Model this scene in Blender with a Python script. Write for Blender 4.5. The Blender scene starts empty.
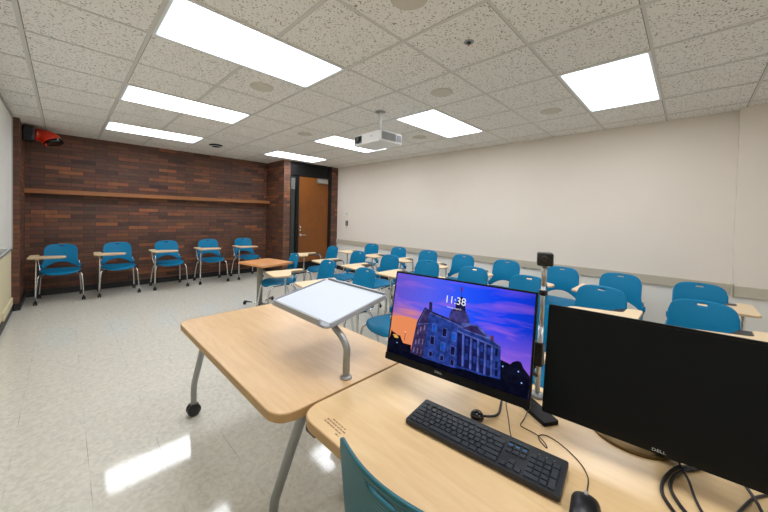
import bpy, bmesh, math, random
from mathutils import Vector, Matrix
random.seed(7)
PI = math.pi
sc = bpy.context.scene
COL = sc.collection
FZ = 1.42            # camera height above the floor
CEIL = 2.6185        # ceiling height
T = 0.61             # ceiling module

# ------------------------------------------------------------------ materials
def mat(name, color=(.8, .8, .8), rough=.5, metal=0., coat=0., spec=.5, bump=0., bscale=200., var=0., vscale=8., emit=None, estr=0.):
    m = bpy.data.materials.new(name); m.use_nodes = True
    nt = m.node_tree; b = nt.nodes['Principled BSDF']
    b.inputs['Base Color'].default_value = (*color, 1)
    b.inputs['Roughness'].default_value = rough
    b.inputs['Metallic'].default_value = metal
    b.inputs['Coat Weight'].default_value = coat
    b.inputs['Specular IOR Level'].default_value = spec
    tc = nt.nodes.new('ShaderNodeTexCoord')
    if var > 0:
        n = nt.nodes.new('ShaderNodeTexNoise'); n.inputs['Scale'].default_value = vscale; n.inputs['Detail'].default_value = 5
        nt.links.new(tc.outputs['Object'], n.inputs['Vector'])
        mx = nt.nodes.new('ShaderNodeMix'); mx.data_type = 'RGBA'
        mx.inputs['A'].default_value = (*[c * (1 - var) for c in color], 1)
        mx.inputs['B'].default_value = (*[min(1, c * (1 + var)) for c in color], 1)
        nt.links.new(n.outputs['Fac'], mx.inputs['Factor']); nt.links.new(mx.outputs['Result'], b.inputs['Base Color'])
    if bump > 0:
        n2 = nt.nodes.new('ShaderNodeTexNoise'); n2.inputs['Scale'].default_value = bscale
        nt.links.new(tc.outputs['Object'], n2.inputs['Vector'])
        bp = nt.nodes.new('ShaderNodeBump'); bp.inputs['Strength'].default_value = bump; bp.inputs['Distance'].default_value = .002
        nt.links.new(n2.outputs['Fac'], bp.inputs['Height']); nt.links.new(bp.outputs['Normal'], b.inputs['Normal'])
    if emit:
        b.inputs['Emission Color'].default_value = (*emit, 1); b.inputs['Emission Strength'].default_value = estr
    return m

def S(r, g, b):      # sRGB 0-255 -> linear
    f = lambda c: (c / 255 / 12.92) if c / 255 <= .04045 else ((c / 255 + .055) / 1.055) ** 2.4
    return (f(r), f(g), f(b))

M = {}
M['wall'] = mat('painted_wall', S(231, 222, 210), .75, bump=.15, bscale=350, var=.015, vscale=3)
M['wall_low'] = mat('painted_wall_low', S(228, 226, 219), .7, var=.015, vscale=3)
M['wall_beige'] = mat('beige_wall', S(214, 204, 170), .7, var=.02)
M['rail'] = mat('rail_laminate', S(190, 182, 164), .45, var=.03, vscale=10)
M['white_board'] = mat('whiteboard', S(238, 239, 232), .3, var=.01)
M['alu'] = mat('aluminium', S(170, 172, 172), .35, .9)
M['black_base'] = mat('rubber_base', S(26, 25, 26), .45, var=.1)
M['black_paint'] = mat('black_painted_metal', S(16, 16, 17), .4, spec=.25, var=.1)
M['chrome'] = mat('chrome', S(215, 215, 215), .22, 1., var=.02)
M['silver'] = mat('silver_paint', S(150, 152, 152), .38, .55, var=.03)
M['plastic_black'] = mat('black_plastic', S(20, 21, 23), .38, bump=.1, bscale=900)
M['monitor_black'] = mat('monitor_black', S(13, 14, 16), .45, spec=.18, bump=.06, bscale=900)
M['screen_off'] = mat('dark_screen', S(5, 10, 17), .3, spec=.18, var=.05, vscale=3)
M['key'] = mat('key_black', S(38, 44, 50), .5, bump=.1, bscale=900)
M['key_blue'] = mat('key_blue_legend', S(36, 110, 160), .5, var=.1, vscale=60)
M['kb_body'] = mat('keyboard_black', S(24, 27, 32), .5, bump=.1, bscale=900)
M['legend'] = mat('grey_legend', S(130, 140, 145), .5)
M['logo'] = mat('logo_grey', S(185, 190, 192), .4)
M['ink'] = mat('ink_brown', S(120, 84, 62), .6)
M['edge_band'] = mat('table_edge', S(184, 148, 100), .5, var=.05, vscale=20)  # table edge band, darker than the tops
M['white_plastic'] = mat('white_plastic', S(228, 228, 226), .45, bump=.05, bscale=600)
M['grey_plastic'] = mat('grey_plastic', S(150, 154, 160), .45, var=.03)
M['board_grey'] = mat('shelf_rim', S(158, 162, 168), .45, var=.03)
M['board_white'] = mat('shelf_white', S(203, 210, 219), .5, var=.01)
M['vent'] = mat('vent_grey', S(128, 128, 124), .6)
M['lens_dark'] = mat('dark_lens', S(18, 12, 14), .12)
M['red_gloss'] = mat('red_lacquer', S(214, 52, 26), .3, var=.06, vscale=10)
M['speaker'] = mat('speaker_grille', S(204, 198, 184), .8, bump=.4, bscale=500)
M['ledge_wood'] = mat('ledge_wood', S(148, 94, 50), .4, var=.15, vscale=6)
M['ivory'] = mat('ivory_tablet', S(236, 212, 172), .4, var=.02, vscale=12)
M['ivory_edge'] = mat('tablet_edge', S(196, 168, 128), .5)
M['sticker'] = mat('sticker_blue', S(176, 190, 208), .5, var=.2, vscale=90)
M['cable'] = mat('cable_black', S(22, 18, 20), .4)
M['tbar'] = mat('ceiling_bar', S(206, 203, 196), .5)
M['silver_pole'] = mat('satin_pole', S(205, 205, 205), .42, .75)
M['post_grey'] = mat('post_grey', S(140, 142, 132), .4, .2, var=.03)
M['base_desk_tint'] = mat('metal_desk_tint', S(120, 96, 58), .3, .6)  # brown of the desk's reflection is put into the metal colour
M['hinge_steel'] = mat('brushed_steel', S(178, 178, 174), .35, .8)

# blue shell of the chairs: fine dimples
def blue_mat():
    m = mat('blue_shell', S(0, 118, 162), .42, spec=.22, var=.04, vscale=5)
    nt = m.node_tree; b = nt.nodes['Principled BSDF']
    tc = nt.nodes.new('ShaderNodeTexCoord')
    v = nt.nodes.new('ShaderNodeTexVoronoi'); v.inputs['Scale'].default_value = 130
    nt.links.new(tc.outputs['Object'], v.inputs['Vector'])
    bp = nt.nodes.new('ShaderNodeBump'); bp.inputs['Strength'].default_value = .25; bp.inputs['Distance'].default_value = .002
    nt.links.new(v.outputs['Distance'], bp.inputs['Height']); nt.links.new(bp.outputs['Normal'], b.inputs['Normal'])
    return m
M['blue'] = blue_mat()
M['blue_dark'] = mat('dark_teal_ribbed', S(22, 98, 112), .45, var=.04)
M['blue_edge'] = mat('teal_edge', S(20, 140, 165), .35)

def rib():
    nt = M['blue_dark'].node_tree; b = nt.nodes['Principled BSDF']; tc = nt.nodes.new('ShaderNodeTexCoord')
    w_ = nt.nodes.new('ShaderNodeTexWave'); w_.bands_direction = 'Z'; w_.inputs['Scale'].default_value = 26; w_.inputs['Distortion'].default_value = .3
    bp = nt.nodes.new('ShaderNodeBump'); bp.inputs['Strength'].default_value = .35; bp.inputs['Distance'].default_value = .003
    nt.links.new(tc.outputs['Object'], w_.inputs['Vector']); nt.links.new(w_.outputs['Fac'], bp.inputs['Height']); nt.links.new(bp.outputs['Normal'], b.inputs['Normal'])
rib()

def wood(name, c1, c2, rough=.32, axis='Y', sc_=3.0, knots=.5):
    m = bpy.data.materials.new(name); m.use_nodes = True
    nt = m.node_tree; b = nt.nodes['Principled BSDF']
    tc = nt.nodes.new('ShaderNodeTexCoord'); mp = nt.nodes.new('ShaderNodeMapping')
    s = {'X': (1.2, 9, 9), 'Y': (9, 1.2, 9), 'Z': (9, 9, 1.0)}[axis]
    mp.inputs['Scale'].default_value = s
    nt.links.new(tc.outputs['Object'], mp.inputs['Vector'])
    n = nt.nodes.new('ShaderNodeTexNoise'); n.inputs['Scale'].default_value = sc_; n.inputs['Detail'].default_value = 8; n.inputs['Distortion'].default_value = 1.2
    nt.links.new(mp.outputs[0], n.inputs['Vector'])
    n2 = nt.nodes.new('ShaderNodeTexNoise'); n2.inputs['Scale'].default_value = 2.3; n2.inputs['Detail'].default_value = 2
    nt.links.new(tc.outputs['Object'], n2.inputs['Vector'])
    ad = nt.nodes.new('ShaderNodeMath'); ad.operation = 'MULTIPLY_ADD'; ad.inputs[1].default_value = knots
    nt.links.new(n2.outputs['Fac'], ad.inputs[0]); nt.links.new(n.outputs['Fac'], ad.inputs[2])
    r = nt.nodes.new('ShaderNodeValToRGB')
    r.color_ramp.elements[0].position = .45; r.color_ramp.elements[0].color = (*c1, 1)
    r.color_ramp.elements[1].position = 1.0; r.color_ramp.elements[1].color = (*c2, 1)
    nt.links.new(ad.outputs[0], r.inputs['Fac']); nt.links.new(r.outputs['Color'], b.inputs['Base Color'])
    b.inputs['Roughness'].default_value = rough
    return m
M['maple'] = wood('maple_laminate', S(216, 180, 130), S(230, 200, 152), .3)
M['maple_table'] = wood('maple_laminate_rosy', S(208, 170, 124), S(224, 190, 146), .3)
M['orange_wood'] = wood('orange_laminate', S(205, 138, 80), S(226, 164, 108), .35)
M['door_wood'] = wood('door_veneer', S(106, 56, 2), S(128, 72, 5), .5, 'Z', 4)

def brick_mat():
    m = bpy.data.materials.new('brown_brick'); m.use_nodes = True
    nt = m.node_tree; b = nt.nodes['Principled BSDF']; L = nt.links
    uv = nt.nodes.new('ShaderNodeUVMap'); uv.uv_map = 'UVMap'
    br = nt.nodes.new('ShaderNodeTexBrick'); br.offset = .5; br.squash = 1
    br.inputs['Scale'].default_value = 1; br.inputs['Brick Width'].default_value = .30; br.inputs['Row Height'].default_value = .0655
    br.inputs['Mortar Size'].default_value = .0038; br.inputs['Mortar Smooth'].default_value = .3
    br.inputs['Color1'].default_value = (0, 0, 0, 1); br.inputs['Color2'].default_value = (1, 1, 1, 1); br.inputs['Mortar'].default_value = (0, 0, 0, 1)
    br.inputs['Bias'].default_value = 0
    L.new(uv.outputs[0], br.inputs['Vector'])
    r = nt.nodes.new('ShaderNodeValToRGB'); cr = r.color_ramp
    cr.elements[0].position = 0; cr.elements[0].color = (*S(66, 45, 38), 1)
    cr.elements[1].position = 1; cr.elements[1].color = (*S(146, 90, 56), 1)
    for p, c in ((.14, S(98, 66, 50)), (.28, S(80, 54, 44)), (.42, S(112, 72, 50)), (.56, S(86, 60, 52)), (.7, S(120, 76, 52)), (.82, S(98, 66, 52)), (.93, S(134, 82, 52))):
        e = cr.elements.new(p); e.color = (*c, 1)
    L.new(br.outputs['Color'], r.inputs['Fac'])
    n = nt.nodes.new('ShaderNodeTexNoise'); n.inputs['Scale'].default_value = 14; n.inputs['Detail'].default_value = 6
    L.new(uv.outputs[0], n.inputs['Vector'])
    mul = nt.nodes.new('ShaderNodeMix'); mul.data_type = 'RGBA'; mul.blend_type = 'OVERLAY'; mul.inputs['Factor'].default_value = .45
    L.new(r.outputs['Color'], mul.inputs['A']); L.new(n.outputs['Color'], mul.inputs['B'])
    hs = nt.nodes.new('ShaderNodeHueSaturation'); hs.inputs['Saturation'].default_value = 1.0; hs.inputs['Value'].default_value = .98
    L.new(mul.outputs['Result'], hs.inputs['Color'])
    mo = nt.nodes.new('ShaderNodeMix'); mo.data_type = 'RGBA'
    mo.inputs['B'].default_value = (*S(54, 40, 34), 1)
    L.new(br.outputs['Fac'], mo.inputs['Factor']); L.new(hs.outputs['Color'], mo.inputs['A']); L.new(mo.outputs['Result'], b.inputs['Base Color'])
    inv = nt.nodes.new('ShaderNodeMath'); inv.operation = 'SUBTRACT'; inv.inputs[0].default_value = 1
    L.new(br.outputs['Fac'], inv.inputs[1])
    bp = nt.nodes.new('ShaderNodeBump'); bp.inputs['Strength'].default_value = .7; bp.inputs['Distance'].default_value = .006
    L.new(inv.outputs[0], bp.inputs['Height']); L.new(bp.outputs['Normal'], b.inputs['Normal'])
    b.inputs['Roughness'].default_value = .62
    return m
M['brick'] = brick_mat()

def grid_fac(nt, src, period, half, offset=0.):
    """1 near the multiples of period (+offset)"""
    a = nt.nodes.new('ShaderNodeMath'); a.operation = 'ADD'; a.inputs[1].default_value = 1000 * period - offset + period / 2
    m_ = nt.nodes.new('ShaderNodeMath'); m_.operation = 'MODULO'; m_.inputs[1].default_value = period
    s = nt.nodes.new('ShaderNodeMath'); s.operation = 'SUBTRACT'; s.inputs[1].default_value = period / 2
    ab = nt.nodes.new('ShaderNodeMath'); ab.operation = 'ABSOLUTE'
    lt = nt.nodes.new('ShaderNodeMath'); lt.operation = 'LESS_THAN'; lt.inputs[1].default_value = half
    nt.links.new(src, a.inputs[0]); nt.links.new(a.outputs[0], m_.inputs[0]); nt.links.new(m_.outputs[0], s.inputs[0])
    nt.links.new(s.outputs[0], ab.inputs[0]); nt.links.new(ab.outputs[0], lt.inputs[0])
    return lt.outputs[0]

def floor_mat():
    m = bpy.data.materials.new('vinyl_tile_floor'); m.use_nodes = True
    nt = m.node_tree; b = nt.nodes['Principled BSDF']; L = nt.links
    tc = nt.nodes.new('ShaderNodeTexCoord')
    n = nt.nodes.new('ShaderNodeTexNoise'); n.inputs['Scale'].default_value = 34; n.inputs['Detail'].default_value = 7; n.inputs['Distortion'].default_value = .8
    L.new(tc.outputs['Object'], n.inputs['Vector'])
    r = nt.nodes.new('ShaderNodeValToRGB')
    r.color_ramp.elements[0].position = .34; r.color_ramp.elements[0].color = (*S(208, 205, 193), 1)
    r.color_ramp.elements[1].position = .62; r.color_ramp.elements[1].color = (*S(225, 222, 210), 1)
    L.new(n.outputs['Fac'], r.inputs['Fac'])
    sx = nt.nodes.new('ShaderNodeSeparateXYZ'); L.new(tc.outputs['Object'], sx.inputs[0])
    g1 = grid_fac(nt, sx.outputs['X'], .305, .0014); g2 = grid_fac(nt, sx.outputs['Y'], .305, .0010)
    h2 = nt.nodes.new('ShaderNodeMath'); h2.operation = 'MULTIPLY'; h2.inputs[1].default_value = .35; L.new(g2, h2.inputs[0])
    mxm = nt.nodes.new('ShaderNodeMath'); mxm.operation = 'MAXIMUM'; L.new(g1, mxm.inputs[0]); L.new(h2.outputs[0], mxm.inputs[1])
    # seams come and go
    n3 = nt.nodes.new('ShaderNodeTexNoise'); n3.inputs['Scale'].default_value = 3.2; L.new(tc.outputs['Object'], n3.inputs['Vector'])
    r3 = nt.nodes.new('ShaderNodeValToRGB'); r3.color_ramp.elements[0].position = .45; r3.color_ramp.elements[1].position = .62
    L.new(n3.outputs['Fac'], r3.inputs['Fac'])
    f = nt.nodes.new('ShaderNodeMath'); f.operation = 'MULTIPLY'; L.new(mxm.outputs[0], f.inputs[0]); L.new(r3.outputs['Color'], f.inputs[1])
    f2 = nt.nodes.new('ShaderNodeMath'); f2.operation = 'MULTIPLY'; f2.inputs[1].default_value = .6; L.new(f.outputs[0], f2.inputs[0])
    mx = nt.nodes.new('ShaderNodeMix'); mx.data_type = 'RGBA'; mx.inputs['B'].default_value = (*S(104, 96, 82), 1)
    L.new(f2.outputs[0], mx.inputs['Factor']); L.new(r.outputs['Color'], mx.inputs['A']); L.new(mx.outputs['Result'], b.inputs['Base Color'])
    n4 = nt.nodes.new('ShaderNodeTexNoise'); n4.inputs['Scale'].default_value = 11; n4.inputs['Detail'].default_value = 4; L.new(tc.outputs['Object'], n4.inputs['Vector'])
    mr = nt.nodes.new('ShaderNodeMapRange'); mr.inputs['To Min'].default_value = .03; mr.inputs['To Max'].default_value = .11
    L.new(n4.outputs['Fac'], mr.inputs['Value']); L.new(mr.outputs['Result'], b.inputs['Roughness'])
    bp = nt.nodes.new('ShaderNodeBump'); bp.inputs['Strength'].default_value = .06; bp.inputs['Distance'].default_value = .003
    L.new(n4.outputs['Fac'], bp.inputs['Height']); L.new(bp.outputs['Normal'], b.inputs['Normal'])
    b.inputs['Specular IOR Level'].default_value = .62
    return m
M['floor'] = floor_mat()

def ceil_mat():
    m = bpy.data.materials.new('acoustic_tiles'); m.use_nodes = True
    nt = m.node_tree; b = nt.nodes['Principled BSDF']; L = nt.links
    tc = nt.nodes.new('ShaderNodeTexCoord')
    v = nt.nodes.new('ShaderNodeTexNoise'); v.inputs['Scale'].default_value = 88; v.inputs['Detail'].default_value = 1.5; v.inputs['Roughness'].default_value = .4
    L.new(tc.outputs['Object'], v.inputs['Vector'])
    r = nt.nodes.new('ShaderNodeValToRGB')
    r.color_ramp.elements[0].position = .325; r.color_ramp.elements[0].color = (*S(150, 146, 136), 1)
    r.color_ramp.elements[1].position = .40; r.color_ramp.elements[1].color = (*S(234, 231, 225), 1)
    L.new(v.outputs['Fac'], r.inputs['Fac'])
    sx = nt.nodes.new('ShaderNodeSeparateXYZ'); L.new(tc.outputs['Object'], sx.inputs[0])
    gd = grid_fac(nt, sx.outputs['Y'], T, .004, .010)
    ge = grid_fac(nt, sx.outputs['X'], T, .003, .014)
    mxm = nt.nodes.new('ShaderNodeMath'); mxm.operation = 'MAXIMUM'; L.new(gd, mxm.inputs[0]); L.new(ge, mxm.inputs[1])
    mx = nt.nodes.new('ShaderNodeMix'); mx.data_type = 'RGBA'; mx.inputs['B'].default_value = (*S(134, 129, 118), 1)
    L.new(mxm.outputs[0], mx.inputs['Factor']); L.new(r.outputs['Color'], mx.inputs['A']); L.new(mx.outputs['Result'], b.inputs['Base Color'])
    bp = nt.nodes.new('ShaderNodeBump'); bp.inputs['Strength'].default_value = .5; bp.inputs['Distance'].default_value = .004
    L.new(v.outputs['Fac'], bp.inputs['Height']); L.new(bp.outputs['Normal'], b.inputs['Normal'])
    b.inputs['Roughness'].default_value = .9
    return m
M['ceil'] = ceil_mat()

def emis(name, color, s):
    m = bpy.data.materials.new(name); m.use_nodes = True
    nt = m.node_tree; nt.nodes.clear()
    o = nt.nodes.new('ShaderNodeOutputMaterial'); e = nt.nodes.new('ShaderNodeEmission')
    e.inputs[0].default_value = (*color, 1); e.inputs[1].default_value = s
    nt.links.new(e.outputs[0], o.inputs[0]); return m
LAMP = 10.7
M['lamp'] = lamp_mat = emis('lamp_diffuser', (1.0, 1.0, .995), LAMP)

def lamp_edges():
    # prismatic lens: the tubes light the middle, the rim and the ends glow weaker and bluer
    nt = M['lamp'].node_tree; L = nt.links; e = next(n for n in nt.nodes if n.type == 'EMISSION')
    tc = nt.nodes.new('ShaderNodeTexCoord'); sp = nt.nodes.new('ShaderNodeSeparateXYZ'); L.new(tc.outputs['Object'], sp.inputs[0])
    fs = []
    for ax, lim in (('X', .585), ('Y', .281)):
        a = nt.nodes.new('ShaderNodeMath'); a.operation = 'ABSOLUTE'; L.new(sp.outputs[ax], a.inputs[0])
        m_ = nt.nodes.new('ShaderNodeMapRange'); m_.interpolation_type = 'SMOOTHSTEP'
        m_.inputs['From Min'].default_value = lim; m_.inputs['From Max'].default_value = lim - (.05 if ax == 'X' else .03)
        L.new(a.outputs[0], m_.inputs['Value']); fs.append(m_.outputs['Result'])
    mu = nt.nodes.new('ShaderNodeMath'); mu.operation = 'MULTIPLY'; L.new(fs[0], mu.inputs[0]); L.new(fs[1], mu.inputs[1])
    mx = nt.nodes.new('ShaderNodeMix'); mx.data_type = 'RGBA'
    mx.inputs['A'].default_value = (.62, .76, .84, 1); mx.inputs['B'].default_value = (LAMP * .985, LAMP * 1.005, LAMP * 1.06, 1)
    L.new(mu.outputs[0], mx.inputs['Factor']); L.new(mx.outputs['Result'], e.inputs[0]); e.inputs[1].default_value = 1
lamp_edges()

# ------------------------------------------------------------------ mesh helpers
class MB:
    def __init__(s): s.bm = bmesh.new(); s.mi = 0; s.mats = []
    def use(s, m):
        if m not in s.mats: s.mats.append(m)
        s.mi = s.mats.index(m); return s
    def _f(s, vs, smooth=False):
        try: f = s.bm.faces.new(vs)
        except ValueError: return None
        f.material_index = s.mi; f.smooth = smooth; return f
    def box(s, x0, y0, z0, x1, y1, z1, mtx=None, bev=0.):
        c = [(x0, y0, z0), (x1, y0, z0), (x1, y1, z0), (x0, y1, z0), (x0, y0, z1), (x1, y0, z1), (x1, y1, z1), (x0, y1, z1)]
        vs = [s.bm.verts.new(mtx @ Vector(p) if mtx else p) for p in c]
        fs = [s._f([vs[i] for i in q]) for q in ((0, 3, 2, 1), (4, 5, 6, 7), (0, 1, 5, 4), (1, 2, 6, 5), (2, 3, 7, 6), (3, 0, 4, 7))]
        if bev > 0:
            es = list({e for f in fs for e in f.edges})
            bmesh.ops.bevel(s.bm, geom=es, offset=bev, segments=2, affect='EDGES', profile=.5, clamp_overlap=True, material=s.mi)
        return s
    def prism(s, pts, z0, z1, mtx=None, bev=0., smooth=False):
        if sum(pts[i][0] * pts[(i + 1) % len(pts)][1] - pts[(i + 1) % len(pts)][0] * pts[i][1] for i in range(len(pts))) < 0: pts = pts[::-1]
        n = len(pts); f3 = (lambda p: mtx @ Vector(p)) if mtx else Vector
        lo = [s.bm.verts.new(f3((p[0], p[1], z0))) for p in pts]; hi = [s.bm.verts.new(f3((p[0], p[1], z1))) for p in pts]
        a = s._f(lo[::-1]); t = s._f(hi)
        for i in range(n): s._f([lo[i], lo[(i + 1) % n], hi[(i + 1) % n], hi[i]], smooth)
        if bev > 0:
            es = list(set(a.edges) | set(t.edges))
            bmesh.ops.bevel(s.bm, geom=es, offset=bev, segments=2, affect='EDGES', profile=.5, clamp_overlap=True, material=s.mi)
        return s
    def tube(s, pts, r, seg=10, smooth=True, sub=5, radii=None):
        P = [Vector(p) for p in pts]
        if sub > 1 and len(P) > 2:
            Q = []
            for i in range(len(P) - 1):
                p0 = P[max(i - 1, 0)]; p1 = P[i]; p2 = P[i + 1]; p3 = P[min(i + 2, len(P) - 1)]
                for k in range(sub):
                    t = k / sub
                    Q.append(.5 * ((2 * p1) + (p2 - p0) * t + (2 * p0 - 5 * p1 + 4 * p2 - p3) * t * t + (3 * p1 - p0 - 3 * p2 + p3) * t ** 3))
            Q.append(P[-1]); P = Q
        up = None; rings = []
        for i, p in enumerate(P):
            d = (P[min(i + 1, len(P) - 1)] - P[max(i - 1, 0)]).normalized()
            if up is None:
                up = Vector((0, 0, 1)) if abs(d.z) < .9 else Vector((1, 0, 0))
            sd = d.cross(up).normalized(); up = sd.cross(d).normalized()
            rr = r if radii is None else radii[0] + (radii[1] - radii[0]) * i / (len(P) - 1)
            rings.append([s.bm.verts.new(p + (sd * math.cos(2 * PI * k / seg) + up * math.sin(2 * PI * k / seg)) * rr) for k in range(seg)])
        for a, b in zip(rings, rings[1:]):
            for k in range(seg): s._f([a[k], a[(k + 1) % seg], b[(k + 1) % seg], b[k]], smooth)
        s._f(rings[0][::-1]); s._f(rings[-1]); return s
    def lathe(s, prof, seg=24, mtx=None, smooth=True):
        f3 = (lambda p: mtx @ Vector(p)) if mtx else Vector
        rings = [[s.bm.verts.new(f3((r * math.cos(2 * PI * k / seg), r * math.sin(2 * PI * k / seg), z))) for k in range(seg)] for r, z in prof]
        for a, b in zip(rings, rings[1:]):
            for k in range(seg): s._f([a[k], a[(k + 1) % seg], b[(k + 1) % seg], b[k]], smooth)
        s._f(rings[0][::-1]); s._f(rings[-1]); return s
    def poly(s, pts):
        s._f([s.bm.verts.new(p) for p in pts]); return s
    def build(s, name, m=None, parent=None, mod=None):
        bmesh.ops.recalc_face_normals(s.bm, faces=s.bm.faces)
        me = bpy.data.meshes.new(name); s.bm.to_mesh(me); s.bm.free()
        if s.mats:
            for q in s.mats: me.materials.append(q)
        else: me.materials.append(m)
        o = bpy.data.objects.new(name, me); COL.objects.link(o)
        if parent is not None: o.parent = parent
        return o

def tag(o, label=None, cat=None, group=None, kind=None):
    if label: o['label'] = label
    if cat: o['category'] = cat
    if group: o['group'] = group
    if kind: o['kind'] = kind
    return o
def empty(name, loc=(0, 0, 0), rz=0, label=None, cat=None, group=None, kind=None):
    o = bpy.data.objects.new(name, None); COL.objects.link(o); o.location = loc; o.rotation_euler = (0, 0, rz)
    o.empty_display_size = .1
    return tag(o, label, cat, group, kind)
def copy_tree(o, parent=None):
    c = o.copy(); COL.objects.link(c); c.parent = parent
    for ch in list(o.children): copy_tree(ch, c)
    return c
def rrect(x0, y0, x1, y1, r, n=6):
    return fillet([(x0, y0), (x1, y0), (x1, y1), (x0, y1)], r, n)
def fillet(pts, r, n=6):
    out = []; N = len(pts); rs = r if isinstance(r, (list, tuple)) else [r] * N
    for i in range(N):
        p = Vector(pts[i]); a = Vector(pts[i - 1]) - p; b = Vector(pts[(i + 1) % N]) - p
        q = min(rs[i], a.length * .48, b.length * .48)
        if q < 1e-4: out.append(tuple(p)); continue
        s0 = p + a.normalized() * q; s1 = p + b.normalized() * q
        for k in range(n + 1):
            t = k / n; v = (1 - t) ** 2 * s0 + 2 * t * (1 - t) * p + t * t * s1; out.append((v.x, v.y))
    return out
def frame(o, x, y, z):
    """matrix with columns x, y, z and origin o"""
    m = Matrix.Identity(4)
    for i, c in enumerate((x, y, z)):
        for j in range(3): m[j][i] = c[j]
    for j in range(3): m[j][3] = o[j]
    return m
def text_mesh(name, body, size, mtx, m, parent=None, ext=.0003, align='CENTER', sx=1.):
    cu = bpy.data.curves.new(name, 'FONT'); cu.body = body; cu.size = size; cu.extrude = ext; cu.align_x = align; cu.align_y = 'CENTER'
    t = bpy.data.objects.new(name, cu); COL.objects.link(t)
    dg = bpy.context.evaluated_depsgraph_get(); dg.update()
    me = bpy.data.meshes.new_from_object(t.evaluated_get(dg)); bpy.data.objects.remove(t); bpy.data.curves.remove(cu)
    me.transform(mtx @ Matrix.Diagonal((sx, 1, 1, 1))); me.materials.clear(); me.materials.append(m)
    o = bpy.data.objects.new(name, me); COL.objects.link(o)
    if parent is not None: o.parent = parent
    return o

# ------------------------------------------------------------------ camera
sensor = 36.0
cam = bpy.data.cameras.new('camera'); co = bpy.data.objects.new('camera', cam); COL.objects.link(co)
cam.sensor_width = sensor; cam.lens = 313.08 * sensor / 768; cam.sensor_fit = 'HORIZONTAL'
cam.shift_y = -34 / 768; cam.clip_start = .02; cam.clip_end = 60
rt = Vector((0.69895355, -0.71474324, 0.02461758)); up = Vector((-0.00238728, 0.03209017, 0.99948213)); fw = Vector((0.71516308, 0.69865035, -0.02072325))
co.matrix_world = frame((.8147, -2.6639, FZ), rt, up, -fw)
sc.camera = co

# ------------------------------------------------------------------ room shell
XL, XR, YB, YF = .322, 5.79, 4.73, -4.75
YD = 3.88            # plane of the brick pier and the door frame
b = MB(); b.box(XL - .3, YF - .3, -.12, XR + .3, YB + .4, 0)
tag(b.build('floor', M['floor']), kind='structure')
b = MB(); b.box(XL - .3, YF - .3, CEIL, XR + .3, YB + .4, CEIL + .1)
tag(b.build('ceiling', M['ceil']), kind='structure')
b = MB(); b.box(XL - .12, YF - .12, 0, XL, YB + .12, CEIL)
tag(b.build('wall_left', M['wall_beige']), kind='structure')
b = MB(); b.use(M['wall']).box(XR, YF - .12, .72, XR + .12, YB + .12, CEIL)
b.use(M['wall_low']).box(XR, YF - .12, 0, XR + .12, YB + .12, .72)
b.use(M['wall']).box(5.685, YF, .72, XR, -3.0, CEIL); b.use(M['wall_low']).box(5.685, YF, 0, XR, -3.0, .72)
tag(b.build('wall_right'), kind='structure')
b = MB(); b.box(XL - .12, YF - .12, 0, XR + .12, YF, CEIL)
tag(b.build('wall_front', M['wall']), kind='structure')

def uv_box(o):
    me = o.data; uvl = me.uv_layers.new(name='UVMap')
    for p in me.polygons:
        n = p.normal
        for li in p.loop_indices:
            v = me.vertices[me.loops[li].vertex_index].co
            if abs(n.y) > .5: uvl.data[li].uv = (v.x, v.z)
            elif abs(n.x) > .5: uvl.data[li].uv = (v.y + .09, v.z)
            else: uvl.data[li].uv = (v.x, v.y)
b = MB(); b.box(XL, YB, 0, 4.27, YB + .12, CEIL)
b.box(XL, 3.86, 0, .392, YB, CEIL)
b.box(4.27, YD, 0, 4.425, YB + .12, CEIL)
b.box(5.585, YD + .02, 0, XR, YB + .12, CEIL)
b.box(4.425, YD + .22, 0, 5.585, YD + .3, CEIL)
o = b.build('wall_back', M['brick']); uv_box(o); tag(o, kind='structure')

b = MB(); b.box(.392, 4.55, 1.632, 4.27, YB, 1.70, bev=.004)
tag(b.build('trim_1', M['ledge_wood']), 'brown wooden ledge running along the brick wall', kind='structure')
b = MB(); b.box(XR - .028, -3.0, .675, XR, 3.90, .782, bev=.004); b.box(5.685 - .028, YF, .675, 5.685, -3.0, .782, bev=.004)
b.box(5.657, -3.012, .66, 5.70, -2.99, .80, bev=.002)
tag(b.build('trim_2', M['rail']), 'beige chair rail along the right wall', kind='structure')
b = MB(); b.box(XR - .012, -3.0, 0, XR, YD + .02, .10)
tag(b.build('baseboard_right', M['black_base']), kind='structure')
b = MB(); b.box(.404, YB - .012, 0, 4.258, YB, .10); b.box(4.258, YD - .012, 0, 4.27, YB, .10); b.box(4.258, YD - .012, 0, 4.425, YD, .10)
b.box(5.585, YD + .008, 0, XR - .012, YD + .02, .10)
b.box(.392, 3.86, 0, .404, YB, .10); b.box(.334, 3.848, 0, .404, 3.86, .10)
tag(b.build('baseboard_back', M['black_base']), kind='structure')
b = MB(); b.use(M['black_base']).box(XL, YF, 0, XL + .012, 3.848, .10)
tag(b.build('baseboard_left'), kind='structure')

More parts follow.
